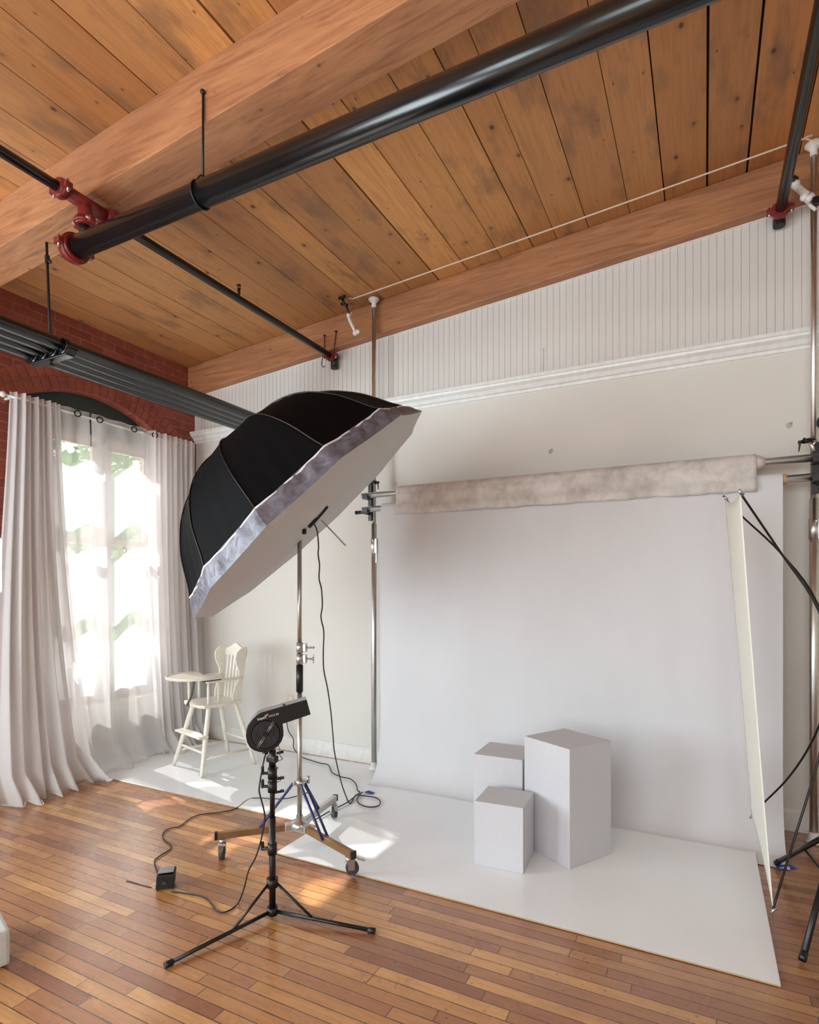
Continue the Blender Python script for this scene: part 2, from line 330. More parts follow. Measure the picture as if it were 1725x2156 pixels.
M = dict(
    floor=wood_floor(), ceil=wood_ceiling(), beam=wood_beam(), brick=brick(),
    gap=plain('dark_board_gap', (34, 18, 12), .9), wall=wall_paint('cream_wall_paint', (221, 218, 211)), bead=wall_paint('white_beadboard_paint', (218, 214, 209), .05),
    trim=plain('white_trim_paint', (230, 229, 226), .35), plain_wall=wall_paint('white_room_paint', (226, 220, 212)),
    green=plain('dark_green_panel', (44, 52, 48), .5), frame=plain('beige_window_wood', (176, 158, 138), .45),
    glass=glass_mat(), sheer=sheer('white_sheer', (243, 243, 244), .45, .52), sheer2=sheer('white_sheer_bunched', (244, 242, 242), .1, .5),
    band=sheer('white_voile_tier', (224, 226, 230), .24, .5),
    pipe=plain('black_pipe_paint', (13, 14, 15), .22, 0, .15, 12, 0, 0, .5), pipe_d=plain('black_iron', (20, 18, 18), .5), red=plain('red_coupling_paint', (122, 36, 32), .4, 0, .25, 40, .1),
    chrome=plain('polished_steel', (226, 224, 221), .36, 1), brushed=plain('brushed_steel', (178, 174, 168), .32, 1), zinc=plain('zinc_plate', (190, 190, 188), .3, .9),
    black=plain('black_satin_plastic', (14, 13, 14), .4), blackm=plain('black_powder_coat', (18, 18, 20), .35, 0, .1, 40, .02), rubber=plain('dark_grey_rubber', (62, 62, 66), .6),
    white=plain('white_plastic', (226, 224, 220), .4), chair=plain('cream_chair_paint', (232, 227, 214), .35, 0, .05, 30),
    board=None, ped=plain('white_pedestal_paint', (200, 199, 203), .55, 0, .02, 60, .03), tube_blue=plain('navy_blue_enamel', (30, 40, 92), .28, 0, .1),
    legwood=plain('brown_anodised_leg', (132, 100, 66), .4, .3, .2, 14), rope=plain('white_rope', (222, 200, 184), .7), tape=plain('blue_masking_tape', (40, 62, 150), .7),
    outlet=plain('cream_outlet', (222, 210, 176), .4), paper=paper_mat(), core=plain('cardboard_core', (186, 160, 124), .8), muslin=muslin(),
    nylon=nylon_black(), silver=silver_nylon(), diff=sheer('white_diffusion_cloth', (245, 243, 239), .02, .3), piping=plain('white_piping', (222, 220, 222), .6),
    cable=plain('black_cable_rubber', (30, 28, 30), .5), cream_cloth=plain('cream_stretch_cloth', (232, 230, 218), .8, 0, .03, 30, .05), redc=plain('crimson_bead_chain', (150, 18, 36), .45),
    ottoman=plain('pale_grey_upholstery', (196, 197, 192), .85, 0, .06, 80, .08), greyband=plain('grey_metal_top', (150, 152, 154), .3, .6), letter=plain('pale_lettering', (206, 206, 206), .5),
    yellow=plain('amber_mark', (222, 168, 60), .5), leaf=plain('tree_leaves', (92, 138, 70), .6, 0, .4, 3), bark=plain('tree_bark', (84, 66, 52), .8), ground=plain('pale_paving', (176, 176, 170), .8, 0, .1, 1),
    mortar=plain('old_red_mortar', (140, 84, 66), .8), voussoir=plain('arch_brick_red', (142, 70, 54), .6, 0, .3, 9, .2), dark=plain('matt_black_mesh', (8, 8, 9), .8, spec=.1), wire=plain('grey_wire', (120, 120, 122), .5), mark=plain('plaster_patch', (190, 182, 170), .8), strap=plain('grey_strap', (92, 88, 86), .7))
def gloss_board():
    m, nt, p = new_mat('white_gloss_board'); v = coords(nt); n1 = noi(nt, v, 3, 4); n2 = noi(nt, v, 40, 3)
    nt.links.new(mixc(nt, n1, lin(236, 240, 243), lin(243, 246, 248)), p.inputs['Base Color'])
    p.inputs['Roughness'].default_value = .2; bump(nt, p, n2, .03, .002); return m
M['board'] = gloss_board()

# ------------------------------------------------------------------ room shell
XL, YB, XR, YF = -4.62, 4.274, 3.6, -4.2
CZ, CS = 4.072, .078                      # ceiling height at x = 0 and its pitch along x
cz = lambda x: CZ + CS*x
struct(MB().box(((XL+XR)/2, (YB+YF)/2, -.06), (XR-XL+.8, YB-YF+.4, .12)).build('floor', M['floor']))

def ceiling():
    bm = bmesh.new(); tones = []
    def slab(x0, x1, y0, y1, dz0, dz1, tone, mi):
        v = [bm.verts.new((x, y, cz(x)+dz)) for dz in (dz0, dz1) for x, y in ((x0, y0), (x1, y0), (x1, y1), (x0, y1))]
        for q in ((0, 3, 2, 1), (4, 5, 6, 7), (0, 1, 5, 4), (1, 2, 6, 5), (2, 3, 7, 6), (3, 0, 4, 7)):
            f = bm.faces.new([v[i] for i in q]); f.material_index = mi; tones.append(tone)
    slab(XL-.3, XR+.1, YF-.1, YB+.1, .02, .12, 0, 1)
    x = XL-.02
    while x < XR:
        w = random.choice((.17, .2, .22, .24, .25, .27)); g = random.choice((.004, .005, .007, .012))
        y = YF-.05
        # butt joints only in front of the main beam's far side
        cuts = [YF-.05, 2.05, YB+.05]
        for a, b in zip(cuts, cuts[1:]): slab(x, min(x+w-g, XR), a, b, 0, .02, random.random(), 0)
        x += w
    me = bpy.data.meshes.new('ceiling'); bm.to_mesh(me); bm.free()
    a = me.attributes.new('tone', 'FLOAT', 'FACE')
    for i, t in enumerate(tones): a.data[i].value = t
    me.materials.append(M['ceil']); me.materials.append(M['gap'])
    o = bpy.data.objects.new('ceiling', me); COL.objects.link(o); return struct(o)
ceiling()

def sloped_beam(name, y0, y1, dz0, dz1, x0=XL, x1=XR):
    m = MB(); pts = [(x0, y0, cz(x0)+dz0), (x1, y0, cz(x1)+dz0), (x1, y0, cz(x1)+dz1), (x0, y0, cz(x0)+dz1)]
    m.prism(pts, (0, y1-y0, 0)); return m
b = sloped_beam('trim_1', 1.936, 2.16, -.285, -.108); b.prism([(XL, 1.942, cz(XL)-.104), (XR, 1.942, cz(XR)-.104), (XR, 1.942, cz(XR)), (XL, 1.942, cz(XL))], (0, .212, 0))
b.prism([(XL, 1.952, cz(XL)-.11), (XR, 1.952, cz(XR)-.11), (XR, 1.952, cz(XR)-.1), (XL, 1.952, cz(XL)-.1)], (0, .19, 0))
struct(b.build('trim_1', M['beam'], bevel=.004))
struct(sloped_beam('trim_2', 4.165, YB, -.275, 0).build('trim_2', M['beam'], bevel=.01))

# white back wall: plaster below, beadboard above the cornice
struct(MB().prism([(XL-.3, YB, 0), (XR, YB, 0), (XR, YB, cz(XR)), (XL-.3, YB, cz(XL-.3))], (0, .15, 0)).build('wall_back', M['wall']))
m = MB(); x = XL; ztop = lambda x: cz(x)-.262; k = 0
while x < XR:
    w = .046; x1 = min(x+w-.0028, XR)
    y0 = YB-.014 if int((x-XL)/2.44) % 2 else YB-.016
    m.prism([(x, y0, 3.03), (x1, y0, 3.03), (x1, y0, ztop(x1)), (x, y0, ztop(x))], (0, .012, 0)); x += w
m.prism([(XL, YB-.010, 3.0), (XR, YB-.008, 3.0), (XR, YB-.008, ztop(XR)), (XL, YB-.008, ztop(XL))], (0, .008, 0))
m.box((-1.064, YB-.016, 3.17), (.008, .012, .20)); struct(m.build('trim_3', M['bead']))
m = MB()                                   # slim moulding under the beam
m.prism([(XL, YB-.026, ztop(XL)-.018), (XR, YB-.026, ztop(XR)-.018), (XR, YB-.026, ztop(XR)-.004), (XL, YB-.026, ztop(XL)-.004)], (0, .026, 0))
struct(m.build('trim_4', M['trim']))
prof = [(0, 2.965), (.012, 2.965), (.014, 2.985), (.03, 2.99), (.045, 3.015), (.07, 3.03), (.074, 3.045), (.084, 3.048), (.084, 3.07), (0, 3.07)]
m = MB(); m.prism([(XL, YB-a, z) for a, z in prof], (XR-XL, 0, 0)); struct(m.build('trim_5', M['trim']))
bp = [(0, 0), (.018, 0), (.018, .112), (.012, .118), (.012, .126), (.006, .132), (0, .132)]
struct(MB().prism([(XL, YB-a, z) for a, z in bp], (XR-XL, 0, 0)).build('baseboard_back', M['trim']))
# walls out of the photo's view, with a gap behind the added rear fill light
struct(MB().box((XR+.075, 0, 2.2), (.15, 8.8, 4.6)).build('wall_right', M['plain_wall']))
m = MB()
for (x0, x1) in ((XL-.3, -3.3), (1.3, XR)): m.box(((x0+x1)/2, YF, 2.2), (x1-x0, .15, 4.6))
m.box((-1, YF, .4), (4.6, .15, .8)); m.box((-1, YF, 3.85), (4.6, .15, 1.3)); struct(m.build('wall_front', M['plain_wall']))

def arch_z(y, yc, hw, zs, rise):
    R = (hw*hw+rise*rise)/(2*rise); return zs + math.sqrt(max(R*R-(y-yc)**2, 0))-(R-rise)
OPEN = [(3.18, .675, .50, 2.90, .235), (.45, .675, .50, 2.90, .235), (-2.3, .675, .50, 2.90, .235)]
m = MB(); TOP = cz(XL)+.03; yy = YF-.1; T = .3
for yc, hw, zs0, zsp, rise in sorted(OPEN):
    m.quad((XL, yy, 0), (XL, yc-hw, 0), (XL, yc-hw, TOP), (XL, yy, TOP))
    ys = [yc-hw+2*hw*i/24 for i in range(25)]
    for a, b in zip(ys, ys[1:]):
        za, zb = arch_z(a, yc, hw, zsp, rise), arch_z(b, yc, hw, zsp, rise)
        m.quad((XL, a, 0), (XL, b, 0), (XL, b, zs0), (XL, a, zs0)); m.quad((XL, a, za), (XL, b, zb), (XL, b, TOP), (XL, a, TOP))
        m.quad((XL, a, za), (XL, b, zb), (XL-T, b, zb), (XL-T, a, za))
    m.quad((XL, yc-hw, zs0), (XL, yc+hw, zs0), (XL-T, yc+hw, zs0), (XL-T, yc-hw, zs0))
    for s in (-1, 1): m.quad((XL, yc+s*hw, zs0), (XL, yc+s*hw, zsp), (XL-T, yc+s*hw, zsp), (XL-T, yc+s*hw, zs0))
    yy = yc+hw
m.quad((XL, yy, 0), (XL, YB+.1, 0), (XL, YB+.1, TOP), (XL, yy, TOP))
struct(m.build('wall_left', M['brick'], keep_normals=False))
struct(MB().prism([(XL+.012+a, YF, z) for a, z in bp], (0, YB-YF, 0)).build('baseboard_left', M['trim']))

m = MB()                                   # white painted lower wall below the brick
for y0, y1, zt in [(YF, OPEN[2][0]-OPEN[2][1], .68)]+[(OPEN[i][0]-OPEN[i][1], OPEN[i][0]+OPEN[i][1], .50) for i in (2, 1, 0)]+[(OPEN[2][0]+OPEN[2][1], OPEN[1][0]-OPEN[1][1], .68), (OPEN[1][0]+OPEN[1][1], OPEN[0][0]-OPEN[0][1], .68), (OPEN[0][0]+OPEN[0][1], YB, .68)]:
    m.box((XL+.006, (y0+y1)/2, zt/2), (.012, y1-y0, zt))
struct(m.build('trim_9', M['wall']))

# rowlock arch of radial bricks over the window
yc, hw, zs0, zsp, rise = OPEN[0]; R = (hw*hw+rise*rise)/(2*rise); z0 = zsp-(R-rise); A0 = math.asin(hw/R)
m = MB(); aa = [-(A0+.06)+2*(A0+.06)*i/30 for i in range(31)]
m.prism([(XL-.003, yc+(R+.003)*math.sin(a), z0+(R+.003)*math.cos(a)) for a in aa]+[(XL-.003, yc+(R+.218)*math.sin(a), z0+(R+.218)*math.cos(a)) for a in aa[::-1]], (.008, 0, 0))
struct(m.build('trim_8', M['mortar']))
m = MB()
for course in range(2):
    r0 = R+.004+course*.108; r1 = r0+.1; n = int(2*(A0+.05)*r0/.068)
    for i in range(n):
        a0 = -(A0+.05)+2*(A0+.05)*i/n+.0022+course*.02; a1 = a0+2*(A0+.05)/n-.005
        m.prism([(XL-.002, yc+r*math.sin(a), z0+r*math.cos(a)) for r, a in ((r0, a0), (r0, a1), (r1, a1), (r1, a0))], (.0125, 0, 0))
struct(m.build('trim_6', M['voussoir'], bevel=.003))
m = MB(); ys = [yc-hw+2*hw*i/24 for i in range(25)]
m.prism([(XL-.09, y, arch_z(y, yc, hw, zsp, rise)) for y in ys]+[(XL-.09, yc+hw, 2.83), (XL-.09, yc-hw, 2.83)], (-.04, 0, 0))
struct(m.build('trim_7', M['green']))

def window(name, yc, hw, z0, z1, wx, casing=0):
    w = MB(); d = .06
    if casing:
        w.box((wx, yc-hw+casing/2, (z0+z1)/2), (d, casing, z1-z0)); yc += casing/2; hw -= casing/2
    for s in (-1, 1): w.box((wx, yc+s*(hw-.03), (z0+z1)/2), (d, .06, z1-z0))
    w.box((wx, yc, z0+.03), (d, 2*hw, .06)); w.box((wx, yc, z1-.035), (d, 2*hw, .07)); w.box((wx, yc, (z0+z1)/2), (d, .09, z1-z0))
    w.box((wx+.08, yc, z0-.01), (.2, 2*hw, .03))
    fr = struct(w.build(name, M['frame'], bevel=.004))
    for s in (-1, 1):
        c = yc+s*(hw/2+.01); hh = hw/2-.045; zm = (z0+z1)/2+.24
        q = MB()
        for t in (-1, 1): q.box((wx-.005, c+t*(hh-.015), (z0+z1)/2), (.035, .04, z1-z0-.12))
        q.box((wx-.005, c, z0+.095), (.035, 2*hh, .07)); q.box((wx-.005, c, zm), (.04, 2*hh, .055)); q.box((wx-.005, c, z1-.09), (.035, 2*hh, .05))
        sash = q.build('sash', M['frame'], fr)
        MB().box((wx-.005, c, (z0+z1)/2), (.004, 2*hh-.03, z1-z0-.2)).build('pane', M['glass'], sash)
    return fr
for i, (yc_, hw_, a_, b_, c_) in enumerate(OPEN): window('window_%d' % (i+1), yc_, hw_, .50, 2.85, XL-.17, .34 if i == 0 else 0)

# outdoors
struct(MB().box((-10.2, 4, -.75), (10, 18, .3)).build('bounce_roof_outside', M['trim']))  # white roof slab added below the window to bounce sun onto the ceiling
struct(MB().box((-30, 0, -3.1), (50, 70, .2)).build('ground_outside', M['ground']))
def tree(loc, h, r, seed, label):
    rnd = random.Random(seed); t = thing('tree', label, 'tree', loc, 0, 'trees beyond the window')
    m = MB(); m.tube([(0, 0, 0), (.05, .1, h*.3), (0, 0, h*.7)], .16, 8)
    for k in range(6):
        a = rnd.uniform(0, 6.3); m.tube([(0, 0, h*.4), (math.cos(a)*r*.4, math.sin(a)*r*.4, h*.6), (math.cos(a)*r*.6, math.sin(a)*r*.6, h*.75)], .05, 6)
    m.build('trunk', M['bark'], t)
    m = MB()
    for k in range(5200):
        v = Vector((rnd.gauss(0, 1), rnd.gauss(0, 1), rnd.gauss(0, 1))).normalized()*r*rnd.uniform(.55, 1)*(1+.25*math.sin(5*k))
        p = v + Vector((0, 0, h*.68)); a = Vector((rnd.uniform(-1, 1), rnd.uniform(-1, 1), rnd.uniform(-1, 1))).normalized(); b = a.orthogonal().normalized(); s = rnd.uniform(.1, .2)
        m.quad(p-a*s, p-b*s*.5, p+a*s, p+b*s*.5)
    m.build('foliage', M['leaf'], t, keep_normals=True)
tree((-13, 9.0, -3), 7.4, 3.2, 1, 'green leafy tree seen through the left half of the window')
tree((-16.5, 12.6, -3), 8.2, 2.6, 2, 'green leafy tree seen through the right half of the window')
tree((-21, 19.5, -3), 8.5, 3.2, 3, 'farther green tree low behind the window panes')

# ------------------------------------------------------------------ window textiles
rod_x = XL+.12
m = MB(); m.cyl((rod_x, 2.40, 2.895), (rod_x, 4.14, 2.895), .009)
rod = tag(m.build('curtain_rod', M['white']), 'slim white curtain rod across the brick arch window', 'curtain rod')
q = MB(); q.sph((rod_x, 2.385, 2.895), .022); q.build('finial', M['white'], rod)
for y in (2.46, 4.06): MB().box((XL+.06, y, 2.895), (.12, .014, .014)).build('bracket', M['white'], rod)

def curtain(y0, y1, yb0, yb1, folds, amp, seed, mat_, label, head=.035, flare=.16, grom=(), sag=0, pleatpow=1.0):
    rnd = random.Random(seed); ph = [rnd.uniform(0, 6.3) for _ in range(8)]; n = max(60, int(folds*14)); rows = []
    zs = [2.935, 2.9, 2.86, 2.84, 2.7, 2.5, 2.25, 2.0, 1.75, 1.5, 1.25, 1.0, .8, .6, .45, .32, .2, .12, .06, .03, .014, .008]
    for j, z in enumerate(zs):
        t = 1-max(z, 0)/2.935; row = []
        for i in range(n+1):
            s = i/n; sw = s+.018*math.sin(2*PI*s*2.3+ph[0]+t*1.2)*math.sin(PI*s)
            ya = y0+(y1-y0)*s; yb = yb0+(yb1-yb0)*sw; y = ya+(yb-ya)*t**1.4
            w = math.sin(2*PI*folds*s+ph[1])+.35*math.sin(2*PI*folds*.53*s+ph[2]+t*2)+.2*t*math.sin(2*PI*folds*1.7*s+ph[3]-t*3)
            a = amp*(1+.5*t) if z < 2.85 else head
            x = rod_x+.0+a*w
            x = max(x, XL+.035)
            if z < 2.86: x += flare*t**3
            if z < .2: x += (.2-z)*.55*(1+.6*math.sin(2*PI*folds*.4*s+ph[4])); y += .03*math.sin(9*s+ph[5])*(.2-z)/.2
            zz = z if z > .04 else .006+.018*(1+math.sin(2*PI*folds*.9*s+ph[6]+j))
            row.append((x, y, zz))
        rows.append(row)
    o = MB().grid(rows).build('sheer_curtain', mat_); tag(o, label, 'curtain', 'sheer white curtains at the brick arch window')
    for gy in grom:
        q = MB(); q.ring((rod_x+.03, gy, 2.895), (1, -.45, 0), .022, .0055); g = q.build('grommet', M['blackm'], o); lab(g, 'dark metal grommet')
    return o
curtain(2.44, 2.79, 2.22, 2.97, 7.5, .038, 3, M['sheer2'], 'bunched sheer white curtain at the left end of the rod, hem flared on the floor', flare=.24)
curtain(2.79, 3.04, 2.9, 3.22, 1.6, .02, 5, M['sheer'], 'narrow see-through curtain just right of the bunched left one', .012, .1, (2.925,))
curtain(3.06, 3.60, 3.16, 3.72, 2.6, .026, 8, M['sheer'], 'wide see-through curtain with two dark grommets over the right half of the window', .014, .1, (3.115, 3.44))
curtain(3.61, 4.13, 3.64, 4.15, 8.5, .034, 11, M['sheer2'], 'pleated sheer white curtain filling the corner by the white wall', flare=.1, grom=(3.655,))

# three scalloped voile tiers hang close to the glass
shade = thing('window_shade', 'tiered voile shade with wavy hems close to the window glass', 'shade', (XL-.1, 3.18, 2.6))
def wave(y): return .055*math.cos(2*PI*(y-2.79)/.42)*(1) + .02*math.sin(2*PI*(y-2.6)/.9)
for zt, zb in ((2.56, 2.02), (1.80, 1.22), (1.09, .52)):
    rows = [[(XL-.1+.01*math.sin(30*y), y, (zt*(1-k/8)+zb*(k/8))+wave(y)) for y in [2.86+.96*i/70 for i in range(71)]] for k in range(9)]
    keep(shade, MB().grid(rows).build('tier', M['band']))
q = MB()
for y in (2.88, 3.36, 3.80): q.cyl((XL-.1, y, .5), (XL-.1, y, 2.8), .0018, n=6)
keep(shade, q.build('cord', M['white']))

# ------------------------------------------------------------------ pipes under the ceiling
# large sprinkler main
m = MB(); m.cyl((-2.93, 1.915, 3.285), (XR, 1.915, 3.285), .056, n=32)
main = tag(m.build('sprinkler_main', M['pipe']), 'thick black pipe running below the main timber beam', 'pipe')
def coupling(parent, c, axis, R, w=.05, name='coupling'):
    ax = Vector(axis).normalized(); side = Vector((0, 0, 1)).cross(ax)
    side = side.normalized() if side.length > .1 else Vector((1, 0, 0))
    q = MB(); c = Vector(c)
    q.cyl(c-ax*w/2, c+ax*w/2, R+.013, n=24); q.cyl(c-ax*w*.25, c+ax*w*.25, R+.02, n=24)
    for s in (-1, 1):
        q.box(c+side*s*(R+.026), (.03, .03, w*.8), ax.to_track_quat('Z', 'Y'), .004)
    o = q.build(name, M['red'], parent); lab(o, 'red painted coupling')
    up = ax.cross(side)
    for s in (-1, 1): MB().cyl(c+side*s*(R+.027)-up*.03, c+side*s*(R+.027)+up*.03, .006, n=8).build('bolt', M['zinc'], o)
    return o
coupling(main, (-2.955, 1.915, 3.285), (1, 0, 0), .056, .06)
q = MB(); q.lathe([(0, -.03), (.03, -.03), (.05, -.015), (.056, 0), (.056, .02)], (-3.0, 1.915, 3.285), (1, 0, 0)); q.build('end_cap', M['red'], main)
# ring hanger on the main
h = thing('pipe_hanger', 'thin black rod and ring holding up the thick black pipe', 'pipe hanger', (-2.04, 1.915, 3.34))
q = MB(); q.cyl((-2.04, 1.928, 3.36), (-2.04, 1.928, 3.76), .0055, n=8); q.sph((-2.04, 1.926, 3.762), .012); keep(h, q.build('rod', M['pipe_d']))
q = MB(); q.ring((-2.04, 1.915, 3.285), (1, 0, 0), .059, .004, 32, 6); q.tube([(-2.04, 1.89, 3.338), (-2.04, 1.912, 3.372), (-2.04, 1.928, 3.378)], .004, 6); q.tube([(-2.04, 1.95, 3.336), (-2.04, 1.944, 3.366), (-2.04, 1.928, 3.378)], .004, 6); keep(h, q.build('ring', M['pipe_d']))

# left branch line, perpendicular to the back wall
bx, bz = -2.885, 3.508
m = MB(); m.cyl((bx, YF+.1, bz), (bx, 4.17, bz), .0255, n=24)
br = tag(m.build('sprinkler_branch', M['pipe']), 'thin black pipe passing under the main beam to the white wall', 'pipe')
q = MB(); q.cyl((bx, 1.80, bz), (bx, 2.06, bz), .034, n=20); q.cyl((bx, 1.925, bz), (bx, 1.925, bz-.10), .034, n=20)
tee = q.build('tee_fitting', M['red'], br); lab(tee, 'red painted tee fitting')
for y in (1.80, 2.06): coupling(br, (bx, y, bz), (0, 1, 0), .03, .045)
coupling(br, (bx, 1.925, bz-.10), (0, 0, 1), .03, .04)
q = MB(); q.cyl((bx, 1.925, bz-.11), (bx, 1.925, 3.33), .026, n=20); q.build('drop_pipe', M['pipe_d'], br)
coupling(br, (bx, 4.16, bz), (0, 1, 0), .0255, .04)
q = MB(); q.lathe([(.0255, 0), (.03, .02), (.03, .05)], (bx, 4.17, bz), (0, 1, 0)); q.cyl((bx, 4.215, bz+.035), (bx, 4.215, bz-.09), .032, n=20); q.build('elbow', M['pipe_d'], br)
q = MB(); sy = 3.05
q.cyl((bx, sy, bz+.02), (bx, sy, bz+.075), .010, n=10); q.cyl((bx, sy, bz+.095), (bx, sy, bz+.098), .016, n=12)
q.tube([(bx, sy-.012, bz+.07), (bx, sy-.014, bz+.085), (bx, sy, bz+.096)], .0025, 6); q.tube([(bx, sy+.012, bz+.07), (bx, sy+.014, bz+.085), (bx, sy, bz+.096)], .0025, 6)
q.build('sprinkler_head', M['pipe_d'], br)
# hooks on the beam by the branch line's end
q = MB(); p0 = at(683, 706, y=4.15); p1 = at(681, 768, y=4.15); q.tube([p0, at(683, 735, y=4.15), at(679, 755, y=4.15), at(678, 768, y=4.15), at(681, 773, y=4.15), at(685, 770, y=4.15)], .0035, 6); q.box(p0+Vector((0, .004, 0)), (.014, .02, .008))
tag(q.build('wire_hook', M['pipe_d']), 'thin dark J shaped wire hook hanging from the wall beam', 'hook')
q = MB(); q.cyl(at(708, 700, y=4.158), at(701, 756, y=4.14), .0035, n=8); q.box(at(708, 698, y=4.158), (.02, .015, .012)); tag(q.build('threaded_rod', M['pipe_d']), 'thin dark hanger rod from the wall beam beside the pipe end', 'rod')

# right branch line
rx, rz = .425, 3.80
m = MB(); m.cyl((rx-.018, 4.2, rz-.02), (rx, YF+.1, rz+.02), .03, n=24)
rb = tag(m.build('sprinkler_branch', M['pipe']), 'black pipe at the right edge crossing above the white rope', 'pipe')
coupling(rb, (rx-.018, 4.13, rz-.02), (0, 1, 0), .03, .05)
q = MB(); q.cyl((rx-.018, 4.15, rz-.02), (rx-.018, 4.19, rz-.05), .03, .034, n=20); q.cyl((rx-.018, 4.19, rz-.04), (rx-.018, 4.19, rz-.085), .034, n=20); q.build('elbow', M['pipe_d'], rb)

# rack of four pipes over the window
NAMES = ['thickest looking black pipe of the rack, nearest the room', 'black pipe of the rack, next to the nearest one', 'black pipe of the rack, third out toward the brick wall', 'lowest looking black pipe of the rack, closest to the brick wall']
for i in range(4):
    px = -3.25-.095*i
    m = MB(); m.cyl((px, YF+.1, 2.878), (px, YB-.005, 2.878), .038, n=28)
    o = tag(m.build('steam_pipe', M['pipe']), NAMES[i], 'pipe', 'four black pipes in a rack over the window')
    q = MB(); q.cyl((px, 3.86+.04*i, 2.878), (px, 3.90+.04*i, 2.878), .0405, n=24); q.build('sleeve', M['pipe_d'], o)
h = thing('pipe_rack_hanger', 'black plate clamp with rod carrying the four black pipes', 'pipe hanger', (-3.3925, 2.06, 2.82))
q = MB(); q.box((-3.3925, 2.06, 2.828), (.36, .055, .018), None, .006)
for s in (-1, 1):
    q.box((-3.3925+s*.19, 2.06, 2.842), (.05, .055, .012), Matrix.Rotation(-s*.6, 3, 'Y').to_quaternion(), .004)
for i in range(4):
    px = -3.25-.095*i; q.lathe([(.039, -.014), (.046, -.014), (.046, .014), (.039, .014)], (px, 2.045, 2.878), (0, 1, 0), 20)
keep(h, q.build('clamp_plate', M['pipe']))
q = MB(); q.cyl((-3.3925, 2.06, 2.79), (-3.43, 2.055, 3.53), .0075, n=10); q.cyl((-3.3935, 2.06, 2.806), (-3.3925, 2.06, 2.79), .018, n=6); q.cyl((-3.42, 2.055, 3.40), (-3.424, 2.055, 3.44), .014, n=8)
q.tube([(-3.40, 2.05, 3.395), (-3.385, 2.05, 3.40), (-3.38, 2.05, 3.385)], .006, 6)
keep(h, q.build('rod', M['pipe_d']))

# ------------------------------------------------------------------ floor boards, pedestals
m = MB(); m.box((-3.375, 3.595, .0035), (2.44, 1.22, .006)); tag(m.build('floor_panel', M['board'], bevel=.001), 'glossy white floor panel in the corner under the high chair', 'floor panel', 'glossy white floor panels')
m = MB(); m.box((-.95, 3.18, .0055), (2.41, 1.222, .008)); tag(m.build('floor_panel', M['board'], bevel=.001), 'glossy white floor panel in front of the paper, under the three cubes', 'floor panel', 'glossy white floor panels')
for o in COL.objects:
    if o.name.startswith('floor_panel'):
        o.data.materials.append(M['core'])
        for p_ in o.data.polygons:
            if abs(p_.normal.z) < .5: p_.material_index = 1
FZ = .0097
def pedestal(corner, ang, w, d, h, label):
    a = Vector((math.cos(ang), math.sin(ang), 0)); b = Vector((-math.sin(ang), math.cos(ang), 0)); c = Vector((*corner, FZ))+a*w/2+b*d/2
    m = MB(); m.box((0, 0, h/2), (w, d, h)); o = m.build('display_pedestal', M['ped'], bevel=.0025); o.location = c; o.rotation_euler = (0, 0, ang)
    return tag(o, label, 'pedestal', 'white display cubes')
pedestal((-.637, 3.118), math.radians(60), .338, .338, .635, 'tallest white display block, turned corner-on')
pedestal((-1.107, 2.945), math.radians(3), .265, .262, .342, 'smallest white display cube, front left of the tall block')
pedestal((-1.245, 3.30), math.radians(1), .30, .31, .487, 'middle-height white display block behind the smallest cube')

# ------------------------------------------------------------------ autopoles, crossbars, paper, canvas
def autopole(x, y, label, zt):
    p = thing('autopole', label, 'pole', (x, y, .005), 0, 'chrome floor to ceiling poles')
    lo = 0 if x > 0 else .006
    q = MB(); q.cyl((0, 0, .05+lo), (0, 0, 2.02), .0225, n=24); q.build('lower_tube', M['chrome'], p)
    q = MB(); q.cyl((0, 0, 1.98), (0, 0, zt-.06), .0175, n=24); q.build('upper_tube', M['chrome'], p)
    q = MB(); q.lathe([(0, 0), (.045, 0), (.045, .008), (.028, .02), (.026, .06), (.0, .06)], (0, 0, lo)); lab(q.build('foot', M['white'], p), 'white rubber foot')
    q = MB(); q.lathe([(0, 0), (.045, 0), (.046, -.012), (.03, -.028), (.02, -.04), (.019, -.075), (0, -.075)], (0, 0, zt)); lab(q.build('head', M['white'], p), 'white rubber head')
    q = MB(); q.cyl((0, 0, 1.78), (0, 0, 1.90), .027, n=20); q.box((.028, -.01, 1.84), (.02, .03, .12), None, .003); q.box((.036, -.02, 1.78), (.012, .014, .16), None, .003)
    q.sph((0.01, -.028, 1.885), .012); lk = q.build('lock_lever', M['chrome'], p)
    return p
PY = 4.115
autopole(-2.425, PY, 'chrome pole left of the paper backdrop', cz(-2.425)-.008)
autopole(.572, PY, 'chrome pole at the right edge beyond the paper backdrop', cz(.572)-.008)
def hook_bracket(x, label, s):
    h = thing('crossbar_hook', label, 'bracket', (x, PY-.03, 2.2), 0, 'black double crossbar holders')
    q = MB(); q.box((0, .0, .0), (.034, .022, .30), None, .003); q.build('back_plate', M['blackm'], h)
    for z in (.05, -.06):
        q = MB(); q.box((0, -.045, z-.027), (.05, .085, .012), None, .003); q.box((0, -.088, z-.012), (.05, .01, .035), None, .003); q.build('cradle', M['blackm'], h)
    q = MB(); q.tube([(0, 0, .15), (s*.02, 0, .165), (s*.06, -.01, .158)], .014, 8); q.cyl((s*.06, -.01, .158), (s*.085, -.012, .156), .010, n=10); q.cyl((s*.075, -.012, .16), (s*.082, -.014, .10), .007, .003, n=8); q.build('lock_handle', M['black'], h)
    q = MB(); q.tube([(0, -.02, -.095), (-s*.05, -.03, -.082), (-s*.08, -.03, -.08)], .012, 8); q.sph((-s*.085, -.03, -.08), .016); q.sph((-s*.115, -.03, -.08), .017); q.build('knob', M['black'], h)
    return h
hook_bracket(-2.44, 'black crossbar holder with knobs on the left chrome pole', 1)
